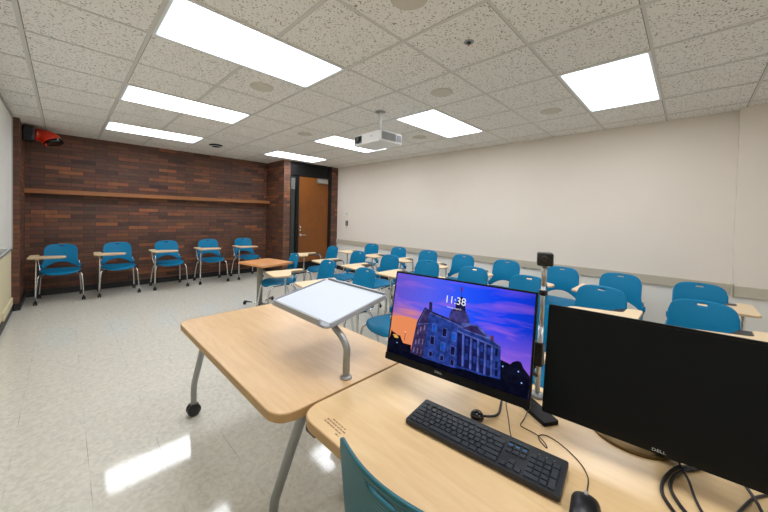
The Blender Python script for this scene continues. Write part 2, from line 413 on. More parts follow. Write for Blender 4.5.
# ceiling bars (main runners towards the brick wall broad, cross bars slim)
b = MB()
lamps = [(2, -1), (6, -4), (2, 2), (6, 2), (2, 5), (6, 5), (6, -1), (2, -4), (2, -7)]
for L_ in range(1, 10):
    x = L_ * T
    inner = L_ in (3, 7)
    segs = [(YF, YB)]
    if inner:
        segs = []; y = YF
        for (a, c) in sorted([q for q in lamps if q[0] == L_ - 1], key=lambda q: q[1]):
            segs.append((y, c * T)); y = (c + 1) * T
        segs.append((y, YB))
    for (y0, y1) in segs:
        if y1 - y0 > .02: b.box(x - .012, y0, CEIL - .004, x + .012, y1, CEIL)
for k in range(-7, 8):
    for L_ in range(0, 9):
        x0 = max(L_ * T, XL) + .0125; x1 = (L_ + 1) * T - .0125
        b.box(x0, k * T - .009, CEIL - .003, x1, k * T + .009, CEIL)
    b.box(9 * T + .0125, k * T - .009, CEIL - .003, XR if k * T > -3 else 5.68, k * T + .009, CEIL)
tag(b.build('trim_3', M['tbar']), 'thin painted metal grid of the tiled ceiling', kind='structure')

# ------------------------------------------------------------------ ceiling lights
def make_lamp():
    t = empty('ceiling_light')
    f = MB(); w, d = T, T / 2
    for (x0, y0, x1, y1) in ((-w + .012, -d + .010, w - .012, -d + .024), (-w + .012, d - .024, w - .012, d - .010), (-w + .012, -d + .024, -w + .026, d - .024), (w - .026, -d + .024, w - .012, d - .024)):
        f.box(x0, y0, -.008, x1, y1, -.001)
    f.build('frame', M['white_plastic'], t)
    g = MB(); g.box(-w + .026, -d + .024, -.005, w - .026, d - .024, -.001); g.build('diffuser', M['lamp'], t)
    return t
LL = {(2, -1): 'largest rectangular fluorescent ceiling light, nearest, at the upper left of the photo',
      (2, 2): 'long fluorescent ceiling light, middle one of the three in the left column',
      (2, 5): 'long fluorescent ceiling light closest to the brick wall, above the left chairs',
      (6, -4): 'squarish bright ceiling light near the right cream wall, behind the black monitor',
      (6, -1): 'bright ceiling light just to the right of the hanging projector',
      (6, 2): 'bright ceiling light partly hidden behind the left end of the hanging projector',
      (6, 5): 'thin far ceiling light in front of the wooden door',
      (2, -4): 'ceiling light directly above the left wall side behind the camera',
      (2, -7): 'ceiling light at the rear left corner behind the camera',
      (6, -7): 'ceiling light at the rear right corner behind the camera'}
lp0 = make_lamp(); first = True
for (a, c) in lamps:
    o = lp0 if first else copy_tree(lp0); first = False
    o.location = ((a + 1) * T, (c + .5) * T, CEIL)
    tag(o, LL[(a, c)], 'ceiling light', 'fluorescent lights in the ceiling')

def disc(name, x, y, r, m, label, cat, group):
    b = MB(); b.lathe([(r, 0), (r, -.004), (r * .93, -.008), (r * .5, -.010), (.004, -.011)], 32)
    o = b.build(name, m); o.location = (x, y, CEIL - .0001); tag(o, label, cat, group); return o
for (a, c, l) in ((3, 0, 'round speaker grille in the ceiling between the two left-hand long lights'),
                  (3, -3, 'round speaker grille cut off at the top edge of the photo'),
                  (5, -2, 'round speaker grille in the ceiling just above the light right of the projector'),
                  (7, -3, 'round speaker grille in the ceiling left of the squarish bright light'),
                  (5, 2, 'faint round speaker grille in the ceiling left of the projector'),
                  (7, 0, 'faint round speaker grille in the ceiling right of the projector body')):
    disc('ceiling_speaker', (a + .5) * T, (c + .5) * T, .105, M['speaker'], l, 'speaker', 'round speaker grilles in the ceiling')
t = empty('sprinkler_head', (2.746, -1.546, CEIL), label='small recessed sprinkler head with a red bulb in the ceiling tile', cat='sprinkler')
MB().lathe([(.034, 0), (.034, -.003), (.024, -.006), (.018, -.004)], 24).build('escutcheon', M['silver'], t)
MB().lathe([(.014, -.004), (.015, -.010), (.008, -.016), (.003, -.018)], 16).build('deflector', M['lens_dark'], t)
MB().lathe([(.004, -.018), (.0045, -.024), (.002, -.028)], 10).build('bulb', M['red_gloss'], t)
t = empty('recessed_downlight', (2.735, 3.50, CEIL), label='small round recessed downlight, its dark inside painted black, with white rim near the brick wall', cat='downlight')
b = MB(); b.use(M['black_paint']).lathe([(.108, 0), (.106, -.026), (.103, -.028)], 28); b.build('collar', None, t)  # black ring below the ceiling stands in for the dark recess
b = MB(); b.lathe([(.103, -.0275), (.108, -.030), (.100, -.031), (.078, -.029), (.078, -.0285)], 28); b.build('rim', M['white_plastic'], t)  # white ring stands in for the lit inner wall of the recess
MB().lathe([(.076, -.029), (.075, -.0315), (.01, -.0318)], 28).build('recess_dark', M['lens_dark'], t)  # black disc paints the dark inside of the recess

# ------------------------------------------------------------------ projector
t = empty('ceiling_projector', (3.375, -.06, CEIL), label='white projector hanging from the ceiling on a short pole', cat='projector')
MB().lathe([(.06, 0), (.06, -.008), (.02, -.014)], 24).build('ceiling_plate', M['silver'], t)
MB().lathe([(.019, -.01), (.019, -.225)], 16).build('pole', M['white_plastic'], t)
b = MB(); b.box(-.10, -.07, -.252, .08, .12, -.243, bev=.003); b.lathe([(.035, -.243), (.03, -.215), (.019, -.205)], 16); b.build('mount_bracket', M['plastic_black'], t)
pm = Matrix.Translation((.05, .09, 0)) @ Matrix.Rotation(math.radians(-3), 4, 'Z')
body = MB().prism(rrect(-.17, -.25, .17, .25, .03), -.370, -.252, mtx=pm, bev=.010).build('body', M['white_plastic'], t)
b = MB(); b.box(-.174, .085, -.356, -.169, .212, -.268, mtx=pm, bev=.002); b.build('lens_recess', M['lens_dark'], t)
b = MB(); b.lathe([(.036, 0), (.036, .012), (.028, .014), (.01, .010)], 20, mtx=pm @ Matrix.Translation((-.172, .15, -.312)) @ Matrix.Rotation(-PI / 2, 4, 'Y')); b.build('lens', M['plastic_black'], t)
for (x0, x1) in ((-.155, -.05), (-.042, .06)):
    b = MB(); b.use(M['vent']).box(x0, -.2535, -.352, x1, -.2485, -.268, mtx=pm)
    for k in range(8): b.use(M['grey_plastic']).box(x0 + .002, -.2545, -.346 + k * .0098, x1 - .002, -.2525, -.3435 + k * .0098, mtx=pm)
    b.build('vent_grille', None, t)
b = MB(); b.box(.073, -.253, -.348, .15, -.2485, -.272, mtx=pm, bev=.002); b.build('filter_cover', M['grey_plastic'], t)
b = MB(); b.lathe([(.010, 0), (.009, .002)], 16, mtx=pm @ Matrix.Translation((-.1705, -.09, -.30)) @ Matrix.Rotation(-PI / 2, 4, 'Y')); b.build('badge', M['grey_plastic'], t)

# ------------------------------------------------------------------ door
t = empty('door_1', (0, 0, 0), label='orange-brown wooden door in a black frame with sidelight and transom', cat='door', kind='structure')
y0, y1 = YD + .01, YD + .10
b = MB()
b.box(4.425, y0, 0, 4.455, y1, CEIL, bev=.003); b.box(4.585, y0, 0, 4.665, y1, 2.32, bev=.003); b.box(5.505, y0, 0, 5.585, y1, CEIL, bev=.003)
b.box(4.455, y0, 2.30, 5.505, y1, 2.345, bev=.003); b.box(4.455, y0, 0, 4.585, y1, .28, bev=.003)
b.box(4.455, y0, CEIL - .03, 5.505, y1, CEIL)
b.build('frame', M['black_paint'], t)
b = MB(); b.box(4.455, YD + .05, 2.345, 5.505, YD + .06, CEIL - .03); b.build('transom_panel', M['black_paint'], t)
gl = mat('sidelight_glass', S(40, 46, 46), .08, spec=.6, var=.1, vscale=3)
b = MB(); b.box(4.455, YD + .05, .28, 4.585, YD + .056, 2.30); b.build('sidelight_glass', gl, t)
b = MB(); b.box(4.465, YD + .044, 1.98, 4.575, YD + .0495, 2.24); b.build('notice_paper', mat('grey_paper', S(96, 100, 96), .7), t)
leaf = MB().box(4.668, YD + .035, .012, 5.502, YD + .078, 2.295, bev=.002).build('door_panel', M['door_wood'], t)
b = MB(); b.lathe([(.03, 0), (.03, .008), (.02, .012)], 20, mtx=Matrix.Translation((4.735, YD + .035, .915)) @ Matrix.Rotation(PI / 2, 4, 'X'))
b.tube([(4.735, YD + .03, .915), (4.735, YD - .015, .915), (4.76, YD - .02, .915), (4.85, YD - .02, .912)], .010, 10); b.build('handle', M['chrome'], leaf)
b = MB(); b.lathe([(.026, 0), (.026, .008), (.012, .014)], 20, mtx=Matrix.Translation((4.722, YD + .035, 1.10)) @ Matrix.Rotation(PI / 2, 4, 'X')); b.build('deadbolt', M['chrome'], leaf)
b = MB(); b.lathe([(.022, 0), (.022, .008), (.010, .014)], 20, mtx=Matrix.Translation((4.722, YD + .035, 1.02)) @ Matrix.Rotation(PI / 2, 4, 'X')); b.build('lock_cylinder', M['chrome'], leaf)
MB().box(4.672, YD + .031, .016, 5.498, YD + .0345, .27).build('black_foot_sheet', M['black_paint'], leaf)  # black sheet across the foot of the door
b = MB(); b.box(5.15, YD - .02, 2.17, 5.45, YD + .035, 2.26, bev=.006); b.build('door_closer', M['hinge_steel'], leaf)
b = MB(); b.box(5.13, YD - .015, 2.268, 5.44, YD + .0, 2.286, bev=.003); b.build('closer_arm', M['hinge_steel'], leaf)

# thermostat and switch beside the door
t = empty('wall_thermostat', (XR, 3.50, 1.43), label='small white thermostat on the cream wall right of the door', cat='thermostat')
MB().box(-.022, -.035, -.045, 0, .035, .045, bev=.004).build('housing', M['white_plastic'], t)
MB().box(-.024, -.02, .005, -.0215, .02, .03).build('display', mat('lcd', S(150, 165, 190), .3), t)
t = empty('wall_keypad', (XR, 3.50, 1.205), label='dark brown wall control plate below the white thermostat', cat='control panel')
MB().box(-.010, -.045, -.065, 0, .045, .065, bev=.003).build('plate', mat('dark_bronze', S(66, 50, 46), .4), t)
for k in range(3): MB().box(-.014, -.025, .03 - k * .035, -.0095, .025, .045 - k * .035, bev=.002).build('button', M['grey_plastic'], t)
t = empty('wall_outlet', (XR, 3.50, 1.10), label='tiny beige plate on the wall below the dark control plate', cat='wall plate')
MB().box(-.008, -.02, -.02, 0, .02, .02, bev=.002).build('plate', M['rail'], t)

# whiteboard on the left wall
t = empty('whiteboard', (XL, 1.0, 1.75), label='large whiteboard on the left wall at the edge of the photo', cat='whiteboard')
MB().box(.002, -2.9, -.88, .014, 2.72, .83).build('writing_surface', M['white_board'], t)
b = MB(); b.box(.002, -2.94, -.90, .022, 2.76, -.88); b.box(.002, -2.94, .83, .022, 2.76, CEIL - 1.75 - .004); b.box(.002, -2.94, -.88, .022, -2.9, .83); b.box(.002, 2.72, -.88, .022, 2.76, .83)
b.build('frame', M['alu'], t)
b = MB(); b.box(.022, -2.5, -.80, .070, 1.60, -.790, bev=.003); b.build('marker_tray', M['alu'], t)
# low beige box (heater cover) at the foot of the left wall
b = MB(); b.box(XL, 2.9, .102, XL + .02, 3.80, .20, bev=.004)
tag(b.build('cable_raceway', M['wall_beige']), 'low beige raceway strip on the left wall beside the brick corner', 'raceway')

# red emergency horn in the corner
t = empty('emergency_light', (.392, 4.30, 2.49), label='red rounded emergency lamp with a black mount high in the brick corner', cat='emergency light')
MB().box(0, -.11, -.11, .125, .10, .10, bev=.02).build('battery_box', M['plastic_black'], t)
def loft(b, pts, rad, seg=22):
    P = [Vector(p) for p in pts]; rings = []
    for i_, p in enumerate(P):
        d = (P[min(i_ + 1, len(P) - 1)] - P[max(i_ - 1, 0)]).normalized(); sd = d.cross(Vector((0, 0, 1))).normalized(); u_ = sd.cross(d)
        rings.append([b.bm.verts.new(p + (sd * math.cos(2 * PI * k / seg) + u_ * math.sin(2 * PI * k / seg)) * rad[i_]) for k in range(seg)])
    for a_, c_ in zip(rings, rings[1:]):
        for k in range(seg): b._f([a_[k], a_[(k + 1) % seg], c_[(k + 1) % seg], c_[k]], True)
    b._f(rings[0][::-1]); b._f(rings[-1]); return b
b = loft(MB(), [(.125, 0, .0), (.145, 0, .0), (.17, 0, .0), (.20, -.005, -.005), (.235, -.01, -.02), (.27, -.02, -.04), (.295, -.025, -.06), (.312, -.03, -.08)], [.082, .092, .090, .094, .106, .114, .112, .104]); b.build('lamp_shell', M['red_gloss'], t)
b = loft(MB(), [(.302, -.030, -.070), (.312, -.034, -.090), (.318, -.038, -.110), (.320, -.040, -.120)], [.110, .116, .106, .080]); b.build('lens_rim', M['lens_dark'], t)
for q_ in (((.15, -.085, -.015), (.15, -.098, .03)), ((.345, -.11, -.02), (.362, -.135, -.05))):
    b = MB(); b.tube(list(q_), .009, 8, sub=1); b.build('clip', M['chrome'], t)

# ------------------------------------------------------------------ chairs
def shell(zt, zlow_c, zlow_s, hw_top, hw_mid, y0, lean, curve, slot=True, nu=28, nv=22, wing=.05):
    """back shell: rounded top, arched bottom, handle slot; sitter faces -Y"""
    bm = bmesh.new(); g = []
    z_mid = .60
    for j in range(nv + 1):
        row = []
        for i in range(nu + 1):
            u = -1 + 2 * i / nu; v = j / nv
            ztop = zt - .085 * (1 - (1 - min(1, abs(u)) ** 5.0) ** .5) - .010 * u * u
            zlow = zlow_c + (zlow_s - zlow_c) * min(1, abs(u) / .86) ** 2.2
            z = zlow + (ztop - zlow) * v
            k = max(0, min(1, (z - z_mid) / (zt - z_mid)))
            W = hw_mid + (hw_top - hw_mid) * k * k
            if z < z_mid: W = hw_mid + wing * 0.5 * min(1, (z_mid - z) / .10)
            x = u * W
            if v < .25 and abs(u) > .9: pass
            y = y0 + lean * (z - .47) - curve * (x / .2) ** 2 - .02 * math.sin(PI * max(0, min(1, (z - .47) / .38))) * (1 - u * u)
            row.append(bm.verts.new((x, y, z)))
        g.append(row)
    for j in range(nv):
        for i in range(nu):
            u = -1 + 2 * (i + .5) / nu; v = (j + .5) / nv
            if slot and abs(u) < .17 and .86 < v < .93: continue
            f = bm.faces.new([g[j][i], g[j][i + 1], g[j + 1][i + 1], g[j + 1][i]]); f.smooth = True
    # thickness
    bmesh.ops.recalc_face_normals(bm, faces=bm.faces)
    bmesh.ops.solidify(bm, geom=bm.faces[:], thickness=.008)
    for f in bm.faces: f.smooth = True
    return bm
def seat_shell():
    bm = bmesh.new(); N = 20; R = 10; rings = []
    c = bm.verts.new((0, -.01, .452))
    for r in range(1, R + 1):
        ring = []
        for k in range(N * 2):
            a = 2 * PI * k / (N * 2); ca, sa = math.cos(a), math.sin(a)
            e = 2 / 3.4
            x = .225 * math.copysign(abs(ca) ** e, ca); y = .215 * math.copysign(abs(sa) ** e, sa)
            q = r / R; x *= q; y *= q
            if y > 0: x *= 1 - .10 * (y / .215)
            z = .452 + .016 * (abs(x) / .225) ** 2 + .012 * max(0, y / .215) ** 2
            fr = max(0, (-y - .13) / .085); z -= .035 * fr * fr
            ring.append(bm.verts.new((x, y - .01, z)))
        rings.append(ring)
    for k in range(N * 2): bm.faces.new([c, rings[0][k], rings[0][(k + 1) % (2 * N)]])
    for a, b_ in zip(rings, rings[1:]):
        for k in range(N * 2): bm.faces.new([a[k], b_[k], b_[(k + 1) % (2 * N)], a[(k + 1) % (2 * N)]])
    bmesh.ops.recalc_face_normals(bm, faces=bm.faces)
    bmesh.ops.solidify(bm, geom=bm.faces[:], thickness=.014)
    for f in bm.faces: f.smooth = True
    return bm
def bm_obj(name, bm, m, parent):
    me = bpy.data.meshes.new(name); bmesh.ops.recalc_face_normals(bm, faces=bm.faces); bm.to_mesh(me); bm.free(); me.materials.append(m)
    o = bpy.data.objects.new(name, me); COL.objects.link(o); o.parent = parent; return o

def make_chair(tablet=True, blue=None, hand=1):
    t = empty('tablet_arm_chair' if tablet else 'stacking_chair')
    blue = blue or M['blue']
    bm_obj('backrest', shell(.84, .56, .475, .184, .190, .175, .20, .040), blue, t)
    bm_obj('seat', seat_shell(), blue, t)
    for s in (-1, 1):
        b = MB(); b.tube([(s * .188, .175, .36), (s * .19, .12, .425), (s * .19, 0, .43), (s * .192, -.12, .425)], .011, 8, sub=3)
        b.build('seat_rail', M['chrome'], t)
        # front leg
        b = MB(); b.tube([(s * .192, -.11, .425), (s * .215, -.165, .415), (s * .235, -.195, .36), (s * .252, -.235, .065)], .0115, 8, sub=4)
        lg = b.build('leg', M['chrome'], t)
        w = MB(); x = s * .252
        for dx in (-.012, .012): w.lathe([(.006, -.009), (.024, -.009), (.026, -.004), (.026, .004), (.024, .009), (.006, .009)], 16, mtx=Matrix.Translation((x + dx, -.24, .026)) @ Matrix.Rotation(PI / 2, 4, 'Y'))
        w.box(x - .010, -.252, .026, x + .010, -.222, .068, bev=.004); w.build('caster', M['plastic_black'], lg)
        # rear leg
        b = MB(); b.tube([(s * .19, .10, .425), (s * .21, .15, .38), (s * .225, .20, .23), (s * .235, .235, .065)], .0115, 8, sub=4)
        lg = b.build('leg', M['chrome'], t)
        w = MB(); x = s * .235
        for dx in (-.012, .012): w.lathe([(.006, -.009), (.024, -.009), (.026, -.004), (.026, .004), (.024, .009), (.006, .009)], 16, mtx=Matrix.Translation((x + dx, .24, .026)) @ Matrix.Rotation(PI / 2, 4, 'Y'))
        w.box(x - .010, .222, .026, x + .010, .252, .068, bev=.004); w.build('caster', M['plastic_black'], lg)
        # back upright
        b = MB(); b.tube([(s * .20, .07, .428), (s * .213, .14, .45), (s * .214, .165, .50), (s * .205, .178, .57)], .009, 8, sub=4)
        b.build('back_upright', M['chrome'], t)
        b = MB(); b.box(s * .214 - .016, .13, .475, s * .214 + .016, .168, .53, bev=.008); b.build('back_bracket', blue, t)
    b = MB(); b.tube([(-.19, 0, .428), (.19, 0, .428)], .009, 8, sub=1); b.tube([(-.19, .09, .428), (.19, .09, .428)], .009, 8, sub=1); b.build('crossbar', M['chrome'], t)
    if tablet:
        X = lambda pts: [(p[0] * hand, *p[1:]) for p in pts]
        ex = 0 if hand > 0 else .05; dz = 0 if hand > 0 else .03
        out = X(fillet([(-.325, -.47), (.05 + ex, -.485), (.07 + ex, -.30), (-.13, -.21), (-.222, -.18), (-.222, -.01), (-.318, .015)], [.06, .07, .07, .05, .04, .03, .05], 5))
        b = MB(); b.use(M['ivory_edge']).prism(out, .690 + dz, .705 + dz, bev=.003); b.use(M['ivory']).prism([((x + .12 * hand) * .985 - .12 * hand, (y + .25) * .985 - .25) for x, y in out], .704 + dz, .7072 + dz)
        tb = b.build('tablet', None, t)
        b = MB(); b.prism(X(fillet([(-.31, -.19), (-.10, -.21), (-.17, .02), (-.30, .04)], .03, 4)), .6785 + dz, .6895 + dz, bev=.002); b.build('tablet_bracket', M['plastic_black'], tb)
        b = MB(); b.tube(X([(-.252, -.235, .09), (-.250, -.235, .40), (-.246, -.235, .678 + dz)]), .0115, 8, sub=2); b.build('tablet_post', M['chrome'], t)
        b = MB(); b.tube(X([(-.25, -.03, .672 + dz), (-.25, .05, .670 + dz), (-.245, .09, .64), (-.235, .095, .55), (-.22, .075, .46), (-.20, .06, .43)]), .0115, 8, sub=4); b.build('tablet_arm', M['chrome'], t)
    return t

ch0 = make_chair(True)
chL = make_chair(True, hand=-1)
usedL = [False]
used = [False]
def chair(x, y, rz, label, group, proto=None):
    if proto is chL:
        o = chL if not usedL[0] else copy_tree(chL); usedL[0] = True
    else:
        o = ch0 if not used[0] else copy_tree(ch0); used[0] = True
    o.location = (x, y, 0); o.rotation_euler = (0, 0, rz); tag(o, label, 'chair', group); return o
GW = 'tablet-arm chairs lined up against the brick wall'
for (x, l) in ((.785, 'teal tablet-arm chair against the brick wall, leftmost, next to the left corner'),
               (1.47, 'teal tablet-arm chair against the brick wall, second from the left corner'),
               (2.19, 'teal tablet-arm chair against the brick wall, middle of the five'),
               (2.91, 'teal tablet-arm chair against the brick wall, fourth from the left corner'),
               (3.625, 'teal tablet-arm chair against the brick wall, rightmost, beside the orange-topped table')):
    chair(x, 4.27, random.uniform(-.02, .02), l, GW)
ORD = ['nearest the door', 'second from the door', 'third from the door', 'fourth from the door', 'fifth from the door', 'sixth from the door', 'seventh from the door', 'eighth from the door']
def slot_to_origin(sx, sy, rz):
    # the handle slot sits about .235 behind the chair origin
    return sx + .235 * -math.sin(rz), sy + .235 * -math.cos(rz) 
rowA = [(5.23, 1.95, .06), (5.20, 1.19, .0), (5.23, .54, .04), (5.21, -.15, .02), (5.17, -.85, .0), (5.14, -1.55, .03), (5.16, -2.13, .0), (5.14, -2.75, .0)]
rowB = [(4.27, 1.97, -.12), (4.15, 1.12, -.05), (4.21, .48, -.05), (4.22, -.19, .02), (4.21, -.86, .0), (4.16, -1.50, .04), (4.17, -2.12, -.03), (4.17, -2.75, .0)]
rowC = [(3.18, 1.42, -.2), (3.17, .585, -.12), (3.14, -.15, -.10), (3.13, -.82, -.08), (3.13, -1.47, 0.), (3.13, -2.10, 0.), (3.13, -2.74, 0.)]
for (sx, sy, a), od in zip(rowA, ORD):
    x, y = sx - .235 * math.cos(a), sy - .235 * math.sin(a)
    chair(x, y, -PI / 2 + a, 'teal tablet-arm chair in the back row along the cream wall, ' + od, 'back row of tablet-arm chairs along the cream wall', proto=chL if sy < -2.5 else None)
for (sx, sy, a), od in zip(rowB, ORD):
    x, y = sx - .235 * math.cos(a), sy - .235 * math.sin(a)
    chair(x, y, -PI / 2 + a, 'teal tablet-arm chair in the middle row, ' + od, 'middle row of tablet-arm chairs', proto=chL if sy < -2.0 else None)
CL = [None, 'teal tablet-arm chair in the front row, just right of the orange-topped table', 'teal tablet-arm chair in the front row, right behind the white tilted shelf', 'teal tablet-arm chair in the front row with round seat showing left of the lit monitor',
      'teal tablet-arm chair in the front row hidden behind the lit monitor', 'teal tablet-arm chair in the front row seen in the gap between the monitors', 'teal tablet-arm chair in the front row behind the black monitor']
for (sx, sy, a), l in zip(rowC, CL):
    x, y = sx - .235 * math.cos(a), sy - .235 * math.sin(a)
    if l is None: continue
    chair(x, y, -PI / 2 + a, l, 'front row of tablet-arm chairs')
# armless chairs without a tablet: at the small table and at the desk
c2 = make_chair(False)
sx, sy, a = rowC[0]
c2.location = (sx - .235 * math.cos(a), sy - .235 * math.sin(a), 0); c2.rotation_euler = (0, 0, -PI / 2 + a)
tag(c2, 'teal chair without tablet, tucked under the small orange-topped table', 'chair')
# the teacher's chair, close to the camera
t = empty('desk_chair', (1.500, -2.205, 0), PI / 2, 'dark teal plastic chair with ribbed back, pushed up to the desk in the foreground', 'chair')
bm_obj('backrest', shell(.85, .56, .475, .222, .228, .165, .12, .055, nu=32, nv=26), M['blue_dark'], t)
bm_obj('seat', seat_shell(), M['blue_dark'], t)
for s in (-1, 1):
    b = MB(); b.tube([(s * .192, -.11, .425), (s * .215, -.165, .415), (s * .235, -.195, .36), (s * .252, -.235, .0)], .0115, 8, sub=4); b.build('leg', M['silver'], t)
    b = MB(); b.tube([(s * .19, .10, .425), (s * .21, .15, .38), (s * .225, .20, .23), (s * .235, .235, .0)], .0115, 8, sub=4); b.build('leg', M['silver'], t)
    b = MB(); b.tube([(s * .188, .13, .42), (s * .19, 0, .43), (s * .192, -.12, .425)], .011, 8, sub=3); b.build('seat_rail', M['silver'], t)
    b = MB(); b.tube([(s * .20, .04, .428), (s * .212, .05, .48), (s * .215, .055, .51)], .011, 8, sub=4); b.build('back_upright', M['silver'], t)
    b = MB(); b.box(s * .222 - .012, .04, .50, s * .222 + .012, .155, .545, bev=.006); b.build('back_bracket', M['blue_dark'], t)
    b = MB(); b.lathe([(.012, 0), (.015, .004), (.015, .014), (.010, .018)], 16, mtx=Matrix.Translation((s * .222, .06, .5455))); b.build('pivot_knob', M['plastic_black'], t)

# ------------------------------------------------------------------ small orange-topped table
t = empty('small_table', (2.83, 1.63, 0), math.radians(12), 'small table with orange wood top on a single grey post', 'table')
b = MB(); b.prism(rrect(-.255, -.29, .255, .29, .035), .695, .720, bev=.004); b.build('tabletop', M['orange_wood'], t)
pt = Matrix.Translation((.07, .23, 0))
b = MB(); b.lathe([(.041, .05), (.041, .682)], 20, mtx=pt); b.build('post', M['post_grey'], t)
b = MB(); b.lathe([(.07, .68), (.07, .6945)], 20, mtx=pt); b.build('top_plate', M['post_grey'], t)
cs = ((.046, .555), (.24, -.10), (-.14, -.10), (.46, .43))
b = MB()
for c_ in cs: b.tube([(.07, .23, .06), (*c_, .055)], .014, 8, sub=1)
b.build('base_frame', M['chrome'], t)
for (x, y) in cs:
    b = MB(); b.lathe([(.006, -.014), (.026, -.014), (.028, 0), (.026, .014), (.006, .014)], 16, mtx=Matrix.Translation((x, y, .028)) @ Matrix.Rotation(PI / 2, 4, 'Y')); b.build('caster', M['plastic_black'], t)
b = MB(); b.lathe([(.026, .7201), (.026, .7206)], 24, mtx=Matrix.Translation((-.17, -.19, 0)) @ Matrix.Diagonal((1.3, .8, 1, 1)))
b.build('sticker', M['sticker'], t)

# ------------------------------------------------------------------ the two wooden tables
def table(name, x0, y0, x1, y1, label, legs, top='maple'):
    t = empty(name, ((x0 + x1) / 2, (y0 + y1) / 2, 0), 0, label, 'table')
    cx, cy = (x0 + x1) / 2, (y0 + y1) / 2
    out = rrect(x0 - cx, y0 - cy, x1 - cx, y1 - cy, .085, 8)
    sh = [(x * (1 - .004 / abs(x0 - cx)), y * (1 - .004 / abs(y0 - cy))) for x, y in out]
    b = MB(); b.use(M['edge_band']).prism(out, .708, .7395, bev=.003); b.use(M[top]).prism(sh, .7394, .7402)
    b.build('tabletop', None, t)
    for (lx, ly, kx, ky) in legs:
        b = MB(); P_ = lambda f_, z_: (lx + (kx - lx) * f_ - cx, ly + (ky - ly) * f_ - cy, z_)
        b.tube([P_(0, .703), P_(.3, .56), P_(.6, .41), P_(.85, .285), P_(.96, .225), P_(1, .17), P_(1, .12), P_(1, .07)], .019, 14, sub=4)
        lg = b.build('leg', M['silver'], t)
        w = MB()
        for dx in (-.017, .017): w.lathe([(.008, -.013), (.037, -.013), (.0415, -.007), (.0415, .007), (.037, .013), (.008, .013)], 24, mtx=Matrix.Translation((kx - cx, ky - cy + dx, .042)) @ Matrix.Rotation(PI / 2, 4, 'X'))
        w.box(kx - cx - .012, ky - cy - .016, .038, kx - cx + .012, ky - cy + .016, .085, bev=.004); w.build('caster', M['plastic_black'], lg)
    # under-top beam
    b = MB(); b.box(-.03, -(y1 - y0) / 2 + .14, .665, .03, (y1 - y0) / 2 - .14, .7075, bev=.003); b.build('beam', M['silver'], t)
    return t
t1 = table('work_table', 1.304, -1.716, 2.0, -.44, 'maple-topped table on angled grey legs with casters, left of the computer desk',
           [(1.45, -.53, 1.45, -.235), (1.86, -.53, 1.86, -.235), (1.435, -1.675, 1.43, -1.46), (1.86, -1.675, 1.86, -1.46)], 'maple_table')
t2 = table('computer_desk', 1.377, -3.35, 2.17, -1.724, 'maple-topped desk in the foreground carrying the monitors and keyboard',
           [(1.78, -1.93, 1.78, -1.90), (2.08, -1.93, 2.08, -1.90), (1.60, -3.10, 1.60, -3.20), (2.08, -3.10, 2.08, -3.20)])
b = MB(); b.box(1.395 - 1.7735, -1.80 + 2.537, .672, 1.45 - 1.7735, -1.74 + 2.537, .7075, bev=.008); b.build('leg_latch', M['plastic_black'], t2)
# printed note at the desk corner: fine lines too small to read
nm = Vector((-.04, -.999, 0)).normalized(); ny = Vector((.999, -.04, 0)).normalized()
b = MB(); rr = random.Random(5)
for k, (s0, s1) in enumerate(((.016, .086), (.0, .098), (.0, .090), (.078, .094))):
    p = s0
    while p < s1:
        wl = rr.uniform(.008, .016); q = min(p + wl, s1); e = p
        while e < q:
            o_ = Vector((1.440, -1.822, .7403)) + nm * e - ny * (.0115 * k)
            h = rr.choice((.0048, .0055, .0055)); w1 = .0017
            b.box(o_.x - ny.x * 0, o_.y - w1, .7402, o_.x + h, o_.y, .7405)
            if rr.random() < .6: b.box(o_.x + h * .5, o_.y - .0016 - w1 * .4, .7402, o_.x + h * .5 + .0009, o_.y, .7405)
            e += .0029
        p = q + .004
b2 = b.build('printed_note', M['ink'], t2); b2.location = (-1.7735, 2.537, 0)

# ------------------------------------------------------------------ tilted white shelf on a bent post
t = empty('lectern_shelf', (1.638, -1.661, .7402), 0, 'tilted white shelf with grey rim on a bent silver post clamped to the table', 'lectern')
O = Vector((1.638, -1.661, .7402))
b = MB(); b.lathe([(.024, 0), (.024, .008), (.016, .012)], 20); b.build('foot_collar', M['silver'], t)
b = MB(); b.tube([(0, 0, .005), (0, 0, .07), (.0, 0, .125), (.0, .03, .160), (-.004, .075, .190), (-.006, .13, .222)], .0145, 14, sub=6); b.build('post', M['silver'], t)
ax = Vector((.345, 0, .07)).normalized(); ay = Vector((0, 1, 0)); az = ax.cross(ay)
fm = frame(Vector((1.548, -1.645, .968)) - O, ax, ay, az)
W_, D_ = .364, .500
b = MB(); b.prism(rrect(0, 0, W_, D_, .03), -.012, .0, mtx=fm, bev=.004); b.build('tray_panel', M['board_grey'], t)
b = MB(); b.prism(rrect(.026, .020, W_ - .020, D_ - .020, .008), .0002, .0022, mtx=fm); b.build('writing_surface', M['board_white'], t)
b = MB()
b.prism(fillet([(0, .055), (.010, .055), (.010, D_ - .045), (0, D_ - .045)], .003), .0, .018, mtx=fm, bev=.002); b.build('stop_lip', M['board_grey'], t)
b = MB(); b.prism(rrect(W_ - .012, .02, W_ - .002, D_ - .02, .003), .0, .010, mtx=fm); b.prism(rrect(.02, .002, W_ - .02, .012, .003), .0, .006, mtx=fm); b.prism(rrect(.02, D_ - .012, W_ - .02, D_ - .002, .003), 0, .006, mtx=fm)
b.build('rim', M['board_grey'], t)
b = MB(); b.box(.05, .09, -.022, .15, .20, -.0125, mtx=fm, bev=.004); b.build('mount_plate', M['silver'], t)

